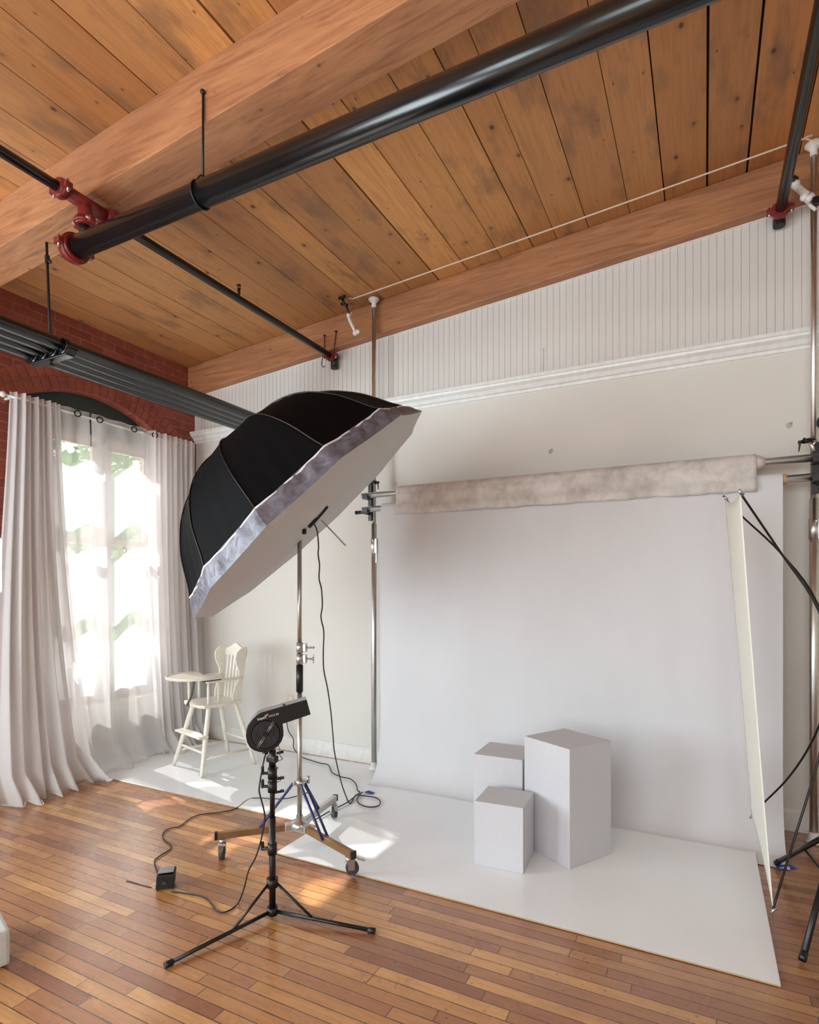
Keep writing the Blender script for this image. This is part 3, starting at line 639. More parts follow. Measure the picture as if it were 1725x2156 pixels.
hook_bracket(.575, 'black crossbar holder on the right chrome pole', -1)
UY, UZ, LY, LZ = 4.02, 2.248, 4.02, 2.137
m = MB(); m.cyl((-2.48, UY, UZ), (.64, UY, UZ), .0225, n=24); tag(m.build('crossbar', M['chrome']), 'upper chrome crossbar carrying the mottled canvas', 'crossbar')
m = MB(); m.cyl((-2.475, LY, LZ), (.64, LY, LZ), .0225, n=24); tag(m.build('crossbar', M['chrome']), 'lower chrome crossbar carrying the white paper roll', 'crossbar')

paper = thing('paper_backdrop', 'wide white seamless paper hanging to the floor and curving forward', 'backdrop', (-.94, 4.0, 0))
PX0, PX1 = -2.285, .405
m = MB(); m.lathe([(.024, 0), (.036, 0), (.036, PX1-PX0), (.024, PX1-PX0)], (PX0, LY, LZ), (1, 0, 0), 32)
keep(paper, m.build('roll', M['paper']))
q = MB(); q.lathe([(.0235, 0), (.030, 0), (.030, .022), (.0235, .022)], (PX1, LY, LZ), (1, 0, 0), 24); lab(keep(paper, q.build('core', M['core'])), 'cardboard core end')
prof = [(LY, LZ+.0375), (LY-.02, LZ+.033), (LY-.034, LZ+.016), (LY-.038, LZ-.01)]
for i in range(1, 26): prof.append((LY-.038-.004*math.sin(i/25*PI), LZ-.01-(LZ-.45)*i/25))
for i in range(1, 15):
    a = i/14*PI/2; prof.append((LY-.038-.19*(1-math.cos(a)), .44-.433*math.sin(a)))
prof += [(3.74, .0062), (3.68, .0052), (3.655, .005)]
prof = [(y, max(z, .005)) for y, z in prof]
# keep the last part running under the gloss panel's back edge
rows = []
for j, (y, z) in enumerate(prof):
    row = []
    for i in range(61):
        s = i/60; x = PX0+(PX1-PX0)*s
        hang = 1 if .3 < z < 2.1 else 0
        d = hang*(.006*noise.noise(Vector((x*2.5, z*1.4, 0)))+.003*math.sin(x*7+z))*min(1, (z-.3)*4, (2.1-z)*4)
        if z < .3: x += (s-.5)*.0
        row.append((x, y+d, z))
    rows.append(row)
keep(paper, MB().grid(rows).build('sheet', M['paper']))

# canvas: rolled on the bar, flap hanging
canvas = thing('canvas_backdrop', 'rolled mottled grey canvas backdrop hanging over the upper bar', 'backdrop', (-.93, UY, UZ))
CX0, CX1 = -2.135, .272
m = MB(); m.lathe([(.0235, -.02), (.03, -.02), (.043, .02), (.044, .05), (.044, CX1-CX0), (.04, CX1-CX0+.02), (.026, CX1-CX0+.045), (.0235, CX1-CX0+.045)], (CX0, UY, UZ), (1, 0, 0), 24)
keep(canvas, m.build('roll', M['muslin']))
rows = []
cp = []
for i in range(8): a = PI*.8-i/7*PI*.8; cp.append((UY-.05*math.cos(PI/2-a+0) if 0 else UY-.0495*math.sin(PI*.0+ (i/7)*PI/2+.0), UZ+.0495*math.cos((i/7)*PI/2)))
for i in range(1, 11): cp.append((UY-.0495-.006*math.sin(i), UZ-.178*i/10))
for j, (y, z) in enumerate(cp):
    row = []
    for i in range(121):
        s = i/120; x = CX0+(CX1-CX0)*s; t = max(0, (j-7)/10)
        wob = t*(.010*noise.noise(Vector((x*5, 3, 1)))+.007*noise.noise(Vector((x*14, 1, 4))))
        ex = (-.02 if s < .01 else 0)*t
        row.append((x+ex, y-t*.012*(1+math.sin(x*4)), z+wob))
    rows.append(row)
keep(canvas, MB().grid(rows).build('flap', M['muslin'], solid=.003))

# rope, clamps, chain
p0, p1 = at(743, 629, y=3.93), at(1658, 305, y=3.96)
m = MB(); m.tube([p0, (p0+p1)/2+Vector((0, 0, -.004)), p1, at(1692, 292, y=4.03), at(1728, 303, y=4.0)], .005, 8)
tag(m.build('rope', M['rope']), 'thin white rope stretched below the ceiling between the poles', 'rope')
def clamp(pts, label, y):
    """pts: jaw tip, pivot, handle-a end, handle-b end as pixels"""
    P = [at(u, v, y=y) for u, v in pts]; t = thing('spring_clamp', label, 'clamp', P[1], 0)
    q = MB(); q.tube([P[0], P[1]], .009, 8, 1); q.sph(P[1], .014); q.tube([P[0]+Vector((.02, -.01, 0)), P[1]+Vector((.01, -.012, 0))], .007, 8, 1); keep(t, q.build('jaw', M['black']))
    q = MB(); q.tube([P[1], P[2]], .013, 10, 1); q.sph(P[2], .018); q.sph(P[1]*.93+P[2]*.07, .016); keep(t, q.build('handle', M['white']))
    q = MB(); q.tube([P[1]+Vector((.01, -.015, 0)), P[3]], .010, 8, 1); keep(t, q.build('handle', M['chrome']))
    return t
t = thing('spring_clamp', 'black and white clamp at the left end of the rope', 'clamp', at(729, 650, y=3.93))
A = lambda u, v: at(u, v, y=3.93)
q = MB(); q.cyl(A(714, 629), A(727, 624), .012, n=10); q.tube([A(721, 628), A(725, 642)], .012, 8, 1); q.tube([A(719, 640), A(732, 642)], .012, 8, 1); q.tube([A(727, 640), A(736, 660)], .007, 8, 1); keep(t, q.build('screw_head', M['black']))
q = MB(); q.tube([A(733, 663), A(737, 675), A(745, 692), A(750, 700)], .0125, 10, 2); q.sph(A(734, 664), .017); q.sph(A(748, 701), .02); q.sph(A(754, 698), .017); lab(keep(t, q.build('handle', M['white'])), 'white handle')
q = MB(); q.tube([A(726, 616), A(731, 628), A(736, 637), A(739, 650), A(741, 662)], .0045, 8, 2); q.tube([A(728, 625), A(742, 629)], .004, 8, 1); lab(keep(t, q.build('wire_arm', M['brushed'])), 'steel wire arm')
t = thing('spring_clamp', 'white handled clamp gripping the right pole below the beam', 'clamp', at(1700, 415, y=4.08))
A = lambda u, v: at(u, v, y=4.07)
q = MB(); q.tube([A(1667, 378), A(1675, 383)], .026, 10, 1); keep(t, q.build('end_grip', M['black'])); q = MB(); q.box(A(1722, 423), (.05, .03, .045), None, .004); keep(t, q.build('end_grip', M['black']))
q = MB(); q.tube([A(1670, 386), A(1690, 404), A(1701, 412)], .02, 10, 2); q.sph(A(1676, 388), .024); q.sph(A(1694, 414), .024); q.tube([A(1698, 424), A(1712, 410)], .02, 8, 1); q.tube([A(1704, 430), A(1718, 442)], .01, 8, 1); lab(keep(t, q.build('handle', M['white'])), 'white handle')
t = thing('spring_clamp', 'small clamp with a black tip just above the upper crossbar', 'clamp', at(1712, 935, y=3.99))
A = lambda u, v: at(u, v, y=3.995)
q = MB(); q.tube([A(1692, 923), A(1704, 932)], .0075, 8, 1); keep(t, q.build('tip', M['black']))
q = MB(); q.tube([A(1704, 932), A(1711, 939), A(1714, 950)], .009, 8, 1); q.tube([A(1711, 939), A(1719, 927)], .006, 8, 1); keep(t, q.build('jaw', M['chrome']))
q = MB()
zz = 3.66
while zz > 2.45:
    q.sph((.607+.010*(1-abs(zz-3.1)), 4.06, zz), .0115, 8); zz -= .021
q.cyl((.612, 4.06, 3.66), (.612, 4.06, 2.45), .004, n=6)
tag(q.build('bead_chain', M['redc']), 'crimson bead chain hanging beside the right chrome pole', 'chain')
q = MB(); q.box((.632, 4.05, 2.30), (.05, .07, .42), None, .01); q.sph((.615, 4.03, 2.45), .045); tag(q.build('chain_drive', M['black']), 'black chain drive unit on the right chrome pole', 'drive unit')

# ------------------------------------------------------------------ wall bits
m = MB(); m.box((-3.409, YB-.004, .455), (.07, .007, .115), None, .003)
o = tag(m.build('wall_outlet', M['outlet']), 'cream outlet plate low on the wall behind the light stand', 'outlet')
for z in (.48, .43): MB().box((-3.409, YB-.009, z), (.03, .004, .028), None, .004).build('socket', M['white'], o)
for u, v, l in ((1160, 950, 'small plaster anchor on the wall above the canvas middle'), (1662, 895, 'small plaster anchor on the wall near the right pole')):
    c = at(u, v, y=YB); m = MB(); m.lathe([(0, .006), (.008, .005), (.014, .002), (.018, 0)], c, (0, -1, 0), 14); m.cyl(c+Vector((.008, -.002, .006)), c+Vector((.012, -.016, .014)), .004, n=8); m.cyl(c+Vector((-.004, -.002, -.012)), c+Vector((-.006, -.010, -.018)), .005, n=8)
    tag(m.build('wall_anchor', M['mark']), l, 'wall anchor', 'wall anchors')

# ------------------------------------------------------------------ high chair
hc = thing('high_chair', 'cream painted wooden high chair by the curtained window', 'high chair', (-3.69, 3.62, .0068), math.radians(-15.5))
def chair_box(name, c, s, rot=None, bev=.006): return MB().box(c, s, rot, bev).build(name, M['chair'], hc)
leg_b = {(-1, -1): (-.240, -.245), (1, -1): (.232, -.245), (1, 1): (.235, .235), (-1, 1): (-.195, .235)}
leg_t = {k: (k[0]*.125, k[1]*.12-.005) for k in leg_b}
def legp(k, z): t = 1-z/.52; a, b = leg_t[k], leg_b[k]; return Vector((a[0]+(b[0]-a[0])*t, a[1]+(b[1]-a[1])*t, z))
for k in leg_b:
    q = MB(); q.lathe([(0, 0), (.013, 0), (.017, .08), (.0155, .09), (.0165, .1), (.021, .30), (.0185, .31), (.0185, .325), (.021, .335), (.019, .52)], (0, 0, 0), (0, 0, 1), 14)
    o = q.build('leg', M['chair'], hc)
    a, b_ = legp(k, 0), legp(k, .52); L = (b_-a).length
    o.rotation_mode = 'QUATERNION'; o.location = a+Vector((0, 0, .003)); o.rotation_quaternion = (b_-a).to_track_quat('Z', 'Y'); o.scale = (1, 1, L/.525)
seat = [(-.17, -.19), (-.175, .0), (-.15, .17), (.15, .17), (.175, .0), (.17, -.19), (.1, -.215), (-.1, -.215)]
q = MB(); q.prism([(x, y, .52) for x, y in seat], (0, 0, .028)); q.build('seat', M['chair'], hc, bevel=.008)
for z, ky in ((.175, -1),):
    q = MB(); q.cyl(legp((-1, -1), z), legp((1, -1), z), .011, n=10); q.build('stretcher', M['chair'], hc)
q = MB(); q.cyl(legp((-1, 1), .21), legp((1, 1), .21), .011, n=10); q.build('stretcher', M['chair'], hc)
for s in (-1, 1):
    q = MB(); q.cyl(legp((s, -1), .13), legp((s, 1), .13), .010, n=10); q.build('stretcher', M['chair'], hc)
a, b_ = legp((-1, -1), .30), legp((1, -1), .30)
q = MB(); q.box(((a.x+b_.x)/2, a.y-.035, .30), (b_.x-a.x+.07, .085, .018), None, .006); q.build('footrest', M['chair'], hc)
# back: two shaped wings, top rail, slats
def backx(s, t): return s*(.135+.03*t)
def wing_prof():
    pts = []
    for t, f in ((0, .06), (.1, .065), (.25, .05), (.42, .028), (.55, .035), (.68, .07), (.8, .088), (.9, .08), (.97, .05), (1, .01)): pts.append((t, f))
    return pts
for s in (-1, 1):
    q = MB(); H = .445; wp = wing_prof(); base = []
    for t, f in wp: base.append((backx(s, t), .135+.05*t-f, .548+H*t))
    for t in (1, .5, 0): base.append((backx(s, t), .15+.05*t, .548+H*t))
    q.prism(base, (s*.016, 0, 0)); q.build('back_wing', M['chair'], hc, bevel=.003)
q = MB(); top = []
for i in range(17):
    x = -.165+.33*i/16; u_ = abs(x)/.165; top.append((x, .975-.012+.052*math.exp(-(u_*1.9)**2)))
pts = [(x, .193, z) for x, z in top]+[(.16, .187, .905)]+[(x, .187, .895+.012*math.cos(x/.16*PI/2)) for x in (.08, 0, -.08)]+[(-.16, .187, .905)]
q.prism(pts, (0, .017, 0)); q.build('top_rail', M['chair'], hc, bevel=.003)
for i in range(5):
    x = -.1+.05*i; q = MB(); q.box((0, 0, 0), (.026, .009, .375), None, .002); o = q.build('slat', M['chair'], hc); o.location = (x*1.05, .168, .728); o.rotation_euler = (-.115, x*.2, 0)
for s in (-1, 1):
    q = MB(); q.tube([(s*.158, .155, .735), (s*.172, .0, .735), (s*.165, -.17, .735)], .013, 10); q.build('armrest', M['chair'], hc)
    for y in (-.15, -.06): q = MB(); q.lathe([(0, 0), (.008, 0), (.011, .06), (.011, .12), (.008, .185), (0, .185)], (s*.162, y, .548), (0, 0, 1), 10); q.build('arm_spindle', M['chair'], hc)
tr = []
for i in range(25):
    a = PI*i/24; tr.append((.225*math.cos(a), -.17-.235*math.sin(a)))
tr = [(.225, -.045)]+tr+[(-.225, -.045)]+[(-.12, -.06), (-.08, -.10), (.08, -.10), (.12, -.06)]
q = MB(); q.prism([(x, y, .757) for x, y in tr], (0, 0, .012))
tray = q.build('tray', M['chair'], hc, bevel=.003)
q = MB(); rim = [(x*.985, y+.002, .772) for x, y in tr[:27]]; q.tube(rim, .007, 6, 1); q.build('rim', M['chair'], tray)
for s in (-1, 1): lab(MB().box((s*.185, -.13, .752), (.02, .16, .02), None, .003).build('tray_catch', M['strap'], hc), 'dark metal tray catch')
q = MB(); q.tube([(.03, -.20, .756), (.025, -.21, .68), (.0, -.215, .60), (-.035, -.222, .548), (-.05, -.216, .525)], .009, 8); q.box((-.045, -.22, .53), (.035, .012, .02), None, .002)
lab(q.build('crotch_strap', M['strap'], hc), 'grey strap between tray and seat')

# ------------------------------------------------------------------ umbrella light on rolling stand
SX, SY = -2.09, 2.70
st = thing('rolling_light_stand', 'tall chrome light stand on three braked casters', 'light stand', (SX, SY, 0))
q = MB(); q.cyl((SX, SY, .10), (SX, SY, .91), .0145, n=20); keep(st, q.build('lower_tube', M['brushed']))
q = MB(); q.cyl((SX, SY, .90), (SX, SY, 1.055), .020, n=20); lab(keep(st, q.build('grip', M['black'])), 'black foam grip')
q = MB(); q.cyl((SX, SY, 1.05), (SX, SY, 1.80), .0125, n=20); keep(st, q.build('upper_tube', M['brushed']))
q = MB(); q.lathe([(.0, 1.79), (.016, 1.79), (.017, 1.815), (.010, 1.825), (.008, 1.86), (0, 1.86)], (SX, SY, 0)); keep(st, q.build('spigot', M['brushed']))
for z, big in ((1.155, 0), (1.09, 1)):
    q = MB(); q.cyl((SX, SY, z-.03), (SX, SY, z+.03), .019, n=20); e = RT*.04+Vector((SX, SY, z))
    q.box(e-RT*.012, (.028, .022, .05), None, .004)
    kn = keep(st, q.build('collar', M['zinc']))
    q = MB(); q.cyl(e, e+RT*.035, .005, n=8)
    if big: q.lathe([(0, -.004), (.010, -.004), (.012, 0), (.010, .004), (0, .004)], e+RT*.036, RT, 12); q.box(e+RT*.038, (.010, .010, .052), None, .004)
    else: q.sph(e+RT*.038, .010, scale=(1, 1, .6))
    q2 = q.build('knob', M['brushed']); keep(st, q2); lab(q2, 'wing knob')
cast = [Vector((-2.405, 2.385, 0)), Vector((-1.625, 2.53, 0)), Vector((-2.155, 3.15, 0))]
hub = Vector((SX, SY, .13)); colr = Vector((SX, SY, .375))
q = MB(); q.lathe([(0, -.03), (.03, -.03), (.05, -.018), (.055, 0), (.045, .022), (.022, .03), (.020, .055), (0, .055)], hub)
for c in cast:
    d = (c-Vector((SX, SY, 0))); d.z = 0; d.normalize(); q.box(hub+d*.05+Vector((0, 0, -.004)), (.07, .042, .042), d.to_track_quat('X', 'Z'), .006)
keep(st, q.build('hub', M['zinc']))
q = MB(); q.cyl(colr-Vector((0, 0, .018)), colr+Vector((0, 0, .018)), .024, n=20)
for c in cast:
    d = (c-Vector((SX, SY, 0))); d.z = 0; d.normalize(); q.box(colr+d*.026, (.03, .03, .022), d.to_track_quat('X', 'Z'), .004)
keep(st, q.build('brace_collar', M['zinc']))
e = colr+RT*.05+Vector((0, 0, .008)); q = MB(); q.cyl(colr, e, .005, n=8); q.tube([e-Vector((0, 0, .012)), e+Vector((0, 0, .03))], .008, 8, 1); keep(st, q.build('knob', M['brushed']))
for i, c in enumerate(cast):
    d = c-Vector((SX, SY, 0)); d.z = 0; L = d.length; d.normalize(); side = UP.cross(d); rq = d.to_track_quat('X', 'Z')
    lg = keep(st, MB().box(hub+d*(L/2+.035)+Vector((0, 0, -.004)), (L-.05, .028, .036), rq, .002).build('leg', M['legwood'] if i < 2 else M['zinc']))  # third leg's whitish lit look is put into its colour with zinc
    q = MB(); q.box(hub+d*(L+.014)+Vector((0, 0, -.004)), (.016, .031, .040), rq, .002); q.build('end_cap', M['black'], lg).matrix_parent_inverse = Matrix()
    fl = hub.z-.022; cc = hub+d*(L-.02); cc.z = 0
    ct = Vector((cc.x, cc.y, 0)); sw = (Vector((.6, -.8, 0)), Vector((.75, .65, 0)), Vector((.8, -.6, 0)))[i]; sw.normalize(); ax = UP.cross(sw); sq = sw.to_track_quat('X', 'Z')
    wc = ct+sw*.016+Vector((0, 0, .0345 if i == 0 else .0345+.0135*(1 if i else 0)))
    q = MB(); q.cyl(ct+Vector((0, 0, fl-.024)), ct+Vector((0, 0, fl)), .021, n=16)
    for s in (-1, 1): q.box(wc+ax*s*.019+Vector((0, 0, .022))-sw*.006, (.034, .003, .058), sq, .001)
    q.box(wc+Vector((0, 0, .05))-sw*.006, (.04, .042, .004), sq, .001)
    q.box(wc+sw*.045+Vector((0, 0, .040)), (.045, .024, .008), (sq @ Matrix.Rotation(.35, 3, 'Y').to_quaternion()), .003)
    cs = keep(st, q.build('caster', M['zinc']))
    q = MB(); q.cyl(wc-ax*.014, wc+ax*.014, .034, n=28); q.ring(wc, ax, .025, .0095, 28, 8); w_ = q.build('wheel', M['rubber']); w_.parent = cs
    q = MB(); q.cyl(wc-ax*.018, wc+ax*.018, .010, n=14); w_ = q.build('wheel_hub', M['zinc']); w_.parent = cs
    bt = hub+d*(L*.53)+Vector((0, 0, -.002)); tp = colr+d*.036
    q = MB()
    for s in ((-1, 1) if i == 1 else (-1, 1)): q.cyl(tp+side*s*(.016 if i == 1 else .004), bt+side*s*(.018 if i == 1 else .004), .0075, n=10)
    br_ = keep(st, q.build('brace', M['tube_blue'])); lab(br_, 'navy blue tripod brace')

# deep parabolic umbrella
C0 = at(659, 1091, d=3.36); nrm = (RT*.685-UP*.729+FW*.07).normalized(); e1 = (RT*.729+UP*.685); e1 = (e1-nrm*e1.dot(nrm)).normalized(); e2 = nrm.cross(e1)
if e2.dot(FW) > 0: e2 = -e2
UR = .868
um = thing('umbrella', 'large black umbrella with white front cloth on the chrome stand', 'umbrella', C0)
def U(al, be, h): return C0+e1*al+e2*be-nrm*h
ribs = [math.radians(-9+30*k) for k in range(12)]
def rim_r(phi, sag=.0):
    k = ((phi-ribs[0]) % math.radians(30))/math.radians(30); a = abs(k-.5)*math.radians(30)
    return math.cos(math.radians(15))/math.cos(math.radians(15)-a) if 0 else math.cos(math.radians(15))/math.cos(math.radians(30)*abs(k-.5) - 0) if 0 else (math.cos(math.radians(15))/math.cos((k-.5)*math.radians(30)))
prof = [(0, .70), (.1, .698), (.2, .69), (.3, .672), (.4, .645), (.5, .603), (.58, .557), (.66, .494), (.73, .42), (.79, .345), (.84, .262), (.885, .178), (.925, .115)]
NP = 240
rows = []
for j, (r, h) in enumerate(prof):
    row = []
    for i in range(NP+1):
        phi = 2*PI*i/NP+ribs[0]; k = ((i*12/NP) % 1); c = rim_r(phi); w = (1-c)
        rr = r*(1-(1-c)*min(1, r*1.3)); sg = 4*k*(1-k)
        puck = .004*math.sin(i*1.05+j*.4)*(r**4)*sg
        row.append(U(UR*rr*math.sin(phi), UR*rr*math.cos(phi), UR*(h-.012*sg*r+puck)))
    rows.append(row)
keep(um, MB().grid(rows).build('canopy', M['nylon']))
q = MB()
for ph in ribs:
    q.tube([U(UR*r*math.sin(ph), UR*r*math.cos(ph), UR*(h+.004)) for r, h in prof[1:]], .0035, 6, 2)
keep(um, q.build('canopy_seam', M['black']))
q = MB(); q.tube(rows[-1], .006, 8, 1); keep(um, q.build('piping', M['piping']))
# silver skirt from the piping to the rim corners
rows2 = []; last = rows[-1]
for j in range(7):
    t = j/6; row = []
    for i in range(NP+1):
        phi = 2*PI*i/NP+ribs[0]; k = ((i*12/NP) % 1); sg = 4*k*(1-k); c = rim_r(phi)
        r = .925+(1.0-.925)*t; h = .115*(1-t)
        rr = r*(1-(1-c)*1.0)-.012*sg*t
        wr = .013*math.sin(i*.95+1.9*math.sin(i*.37)+3*t)*math.sin(PI*min(1, t*1.1))+.007*math.sin(i*1.7+6*t)*t*(1-t)*4
        row.append(U(UR*(rr+wr*.6)*math.sin(phi), UR*(rr+wr*.6)*math.cos(phi), UR*(h+wr*.4)))
    rows2.append(row)
lab(keep(um, MB().grid(rows2).build('skirt', M['silver'])), 'crinkled silver grey skirt')
rows3 = []
for j in range(11):
    t = 1-j/10; row = []
    for i in range(NP+1):
        phi = 2*PI*i/NP+ribs[0]; k = ((i*12/NP) % 1); sg = 4*k*(1-k); c = rim_r(phi)
        rr = t*(c-.012*sg); bul = -.055*(1-t**2.5)
        row.append(U(UR*rr*math.sin(phi), UR*rr*math.cos(phi), UR*bul))
    rows3.append(row)
lab(keep(um, MB().grid(rows3).build('diffuser', M['diff'])), 'white front diffusion cloth')
for ph in ribs:
    pass
# shaft, clip and slit, seen in front of the cloth
f0 = U(0, 0, -UR*.055)
q = MB(); q.cyl(U(.03, .05, .55), U(.03, .05, -.20-UR*.055), .0045, n=10); q.cyl(U(.0, 0, .55), U(0, 0, .62), .02, n=12); keep(um, q.build('shaft', M['brushed']))
def on_cloth(u, v, off=.006):
    o = Vector((0, 0, CAMH)); r = at(u, v, d=1)-o; best = min((at(u, v, d=2.4+.002*k) for k in range(700)), key=lambda p: abs((p-C0).dot(nrm)-(UR*.055*(1-min(1, ((p-C0)-nrm*(p-C0).dot(nrm)).length/UR)**2.5)+off)))
    return best
sA, sB = on_cloth(651, 1109), on_cloth(690, 1067)
q = MB(); q.tube([sA, (sA*.5+sB*.5)+nrm*.004, sB], .007, 8, 3); q.tube([sA, sA*.6+sB*.4], .012, 8, 1); keep(um, q.build('cloth_slit', M['black']))
# light head just under the cloth
lh = thing('strobe_head', 'small black strobe peeking from the umbrella slit above the stand', 'light', (SX, SY, 1.86))
q = MB(); q.tube([(SX, SY, 1.84), Vector((SX, SY, 1.86))+e1*.03-nrm*.02], .016, 10, 1); q.cyl(Vector((SX, SY, 1.87))-nrm*.04+e1*.03, Vector((SX, SY, 1.87))-nrm*.28+e1*.03, .055, n=24)
keep(lh, q.build('body', M['black']))
q = MB(); q.box(on_cloth(641, 1119, .012), (.022, .012, .03), None, .003); keep(lh, q.build('lever', M['black']))

def cable(name, pts, r, label, mat_='cable', sm=4):
    return tag(MB().tube(pts, r, 8, sm).build(name, M[mat_]), label, 'cable')
fl = lambda u, v, h=.006: at(u, v, z=h)
pp = [(662, 1104, (on_cloth(662, 1104)-Vector((0, 0, CAMH))).dot(FW)), (668, 1118, 3.24), (671, 1150, 3.26), (670, 1166, 3.28), (673, 1190, 3.30), (672, 1218, 3.33), (677, 1240, 3.36), (679, 1275, 3.4), (676, 1300, 3.44), (682, 1330, 3.48), (681, 1368, 3.52), (682, 1410, 3.58), (690, 1450, 3.64), (697, 1500, 3.72), (701, 1545, 3.8), (704, 1580, 3.86), (712, 1620, 3.93), (722, 1658, 4.0)]
pts = [at(u, v, d=d) for u, v, d in pp]+[fl(735, 1690, .018), fl(742, 1686, .018), fl(750, 1674, .018), fl(770, 1676, .018), fl(790, 1679, .018), fl(801, 1687, .018), fl(796, 1697, .018), fl(775, 1699, .018), fl(758, 1693, .018), fl(752, 1683, .018), fl(758, 1672, .018), fl(764, 1668, .018)]
cable('power_cable', pts, .0042, 'black cable dropping from the umbrella and coiling on the floor')
pts = [at(612, 1478, y=4.26), at(604, 1500, y=4.245), at(604, 1520, y=4.24), at(608, 1540, y=4.23), at(618, 1556, y=4.2), at(618, 1572, y=4.19), at(624, 1583, y=4.17), fl(636, 1594, .018), fl(655, 1601, .018), fl(675, 1607, .018), fl(692, 1611, .018), fl(700, 1627, .018), fl(720, 1636, .018), fl(738, 1640, .018), fl(750, 1651, .018), fl(753, 1664, .018), fl(758, 1668, .02), fl(745, 1679, .018), fl(727, 1692, .018), fl(700, 1705, .018), fl(660, 1728, .018)]
cable('power_cable', pts, .0042, 'black cable from the wall outlet across the white floor panel')

# ------------------------------------------------------------------ blower fan on black tripod
FX, FY = -1.748, 2.06
fs = thing('fan_stand', 'black tripod stand holding the blower fan', 'light stand', (FX, FY, 0))
q = MB(); q.cyl((FX, FY, .02), (FX, FY, .46), .0150, n=20); keep(fs, q.build('lower_tube', M['blackm']))
q = MB(); q.cyl((FX, FY, .44), (FX, FY, .70), .0115, n=20); keep(fs, q.build('upper_tube', M['blackm']))
feet = [Vector((-1.893, 1.607, .014)), Vector((-1.285, 2.168, .014)), Vector((-2.06, 2.425, .014))]
for i, f in enumerate(feet):
    base = Vector((FX, FY, .035)); d = (f-base); d.z = 0; d.normalize()
    lg = keep(fs, MB().cyl(base+d*.02, f+Vector((0, 0, .0)), .0085, n=10).build('leg', M['blackm']))
    q = MB(); q.cyl(f-d*.02+Vector((0, 0, -.001)), f+d*.012+Vector((0, 0, -.001)), .0125, n=12); w_ = q.build('rubber_foot', M['black']); w_.parent = lg
    mid = base+(f-base)*.42
    q = MB(); q.cyl(Vector((FX, FY, .165))+d*.02, mid, .006, n=10); q.sph(mid+Vector((0, 0, .0)), .008); keep(fs, q.build('brace', M['blackm']))
q = MB(); q.cyl((FX, FY, .02), (FX, FY, .055), .024, n=18); q.cyl((FX, FY, .145), (FX, FY, .185), .026, n=18)
keep(fs, q.build('collar', M['black']))
for z in (.318, .60, .66):
    q = MB(); q.cyl((FX, FY, z-.025), (FX, FY, z+.025), .021, n=18); q.cyl(Vector((FX, FY, z)), Vector((FX, FY, z))-RT*.045, .007, n=8); q.box(Vector((FX, FY, z+.012))-RT*.045, (.012, .012, .04), None, .004)
    if z > .5: q.cyl(Vector((FX, FY, z-.03)), Vector((FX, FY, z-.022))+RT*.045, .006, n=8); q.box(Vector((FX, FY, z-.02))+RT*.045, (.018, .010, .012), None, .003)
    keep(fs, q.build('collar', M['black']))
q = MB(); q.cyl((FX, FY, .69), (FX, FY, .765), .016, n=14); q.box((FX, FY, .725), (.05, .03, .03), None, .006); q.tube([Vector((FX, FY, .75))-RT*.02, Vector((FX, FY, .755))-RT*.045], .006, 8, 1); q.tube([Vector((FX, FY, .75))+RT*.02, Vector((FX, FY, .757))+RT*.05], .006, 8, 1)
keep(fs, q.build('tilt_bracket', M['black']))

fan = thing('blower_fan', 'black snail shaped blower fan with spiral grille on the tripod', 'fan', (-1.752, 2.02, .845), math.radians(40.9))
k = 2.645/1220/8.98
ol = [(870, 757), (1370, 612), (1295, 335), (900, 430), (560, 513), (470, 535), (390, 575), (300, 660), (235, 750), (198, 850), (187, 950), (210, 1070), (260, 1160), (330, 1220), (420, 1257), (520, 1275), (610, 1262), (700, 1222), (780, 1160), (835, 1080), (868, 980), (866, 880), (850, 760)]
pl = [((u-545)*k, 0, (935-v)*k) for u, v in ol]
DEP = .082
hs = MB().prism(pl, (0, DEP, 0)).build('housing', M['black'], fan, bevel=.002)
q = MB(); top = [((u-545)*k, 0, (935-v)*k) for u, v in [(1295, 335), (900, 430), (560, 513), (470, 535), (390, 575), (300, 660), (235, 750), (198, 850)]]
cx = 0
rows = []
for i, p in enumerate(top):
    v = Vector((p[0], 0, p[2])); nn = Vector((-.24, 0, .97)) if i < 4 else Vector((p[0], 0, p[2])).normalized()
    rows.append([v+nn*.0016+Vector((0, .003, 0)), v+nn*.0016+Vector((0, DEP-.003, 0))])
q.grid(rows, False); lab(q.build('top_plate', M['greyband'], fan, solid=.001), 'grey metal top plate')
q = MB(); tq = Vector(top[1]); q.box((tq.x-.005, .02, tq.z+.003), (.012, .02, .004)); q.build('screw', M['black'], hs)
q = MB()
for R_ in [.0135+.0062*i for i in range(8)]: q.ring((0, -.0045, 0), (0, 1, 0), R_, .0009, 40, 5)
gr = lab(q.build('grille', M['wire'], fan), 'wire spiral grille')
q = MB(); q.lathe([(0, .0015), (.0585, .0015)], (0, 0, 0), (0, -1, 0), 40, False); q.lathe([(.0585, .0015), (.061, .004), (.063, .0)], (0, 0, 0), (0, -1, 0), 40); q.build('intake', M['dark'], fan)
for s in (-1, 1):
    for o_ in (-.0035, .0035):
        q = MB(); dr = Vector((.53, 0, .85)); pr = Vector((.85, 0, -.53)); q.cyl(dr*s*.010+pr*o_+Vector((0, -.006, 0)), dr*s*.066+pr*o_+Vector((0, -.006, 0)), .0014, n=6); q.build('guard_bar', M['zinc'], gr)
q = MB(); q.cyl((0, -.009, 0), (0, 0, 0), .009, n=16); q.build('hub_cap', M['black'], fan)
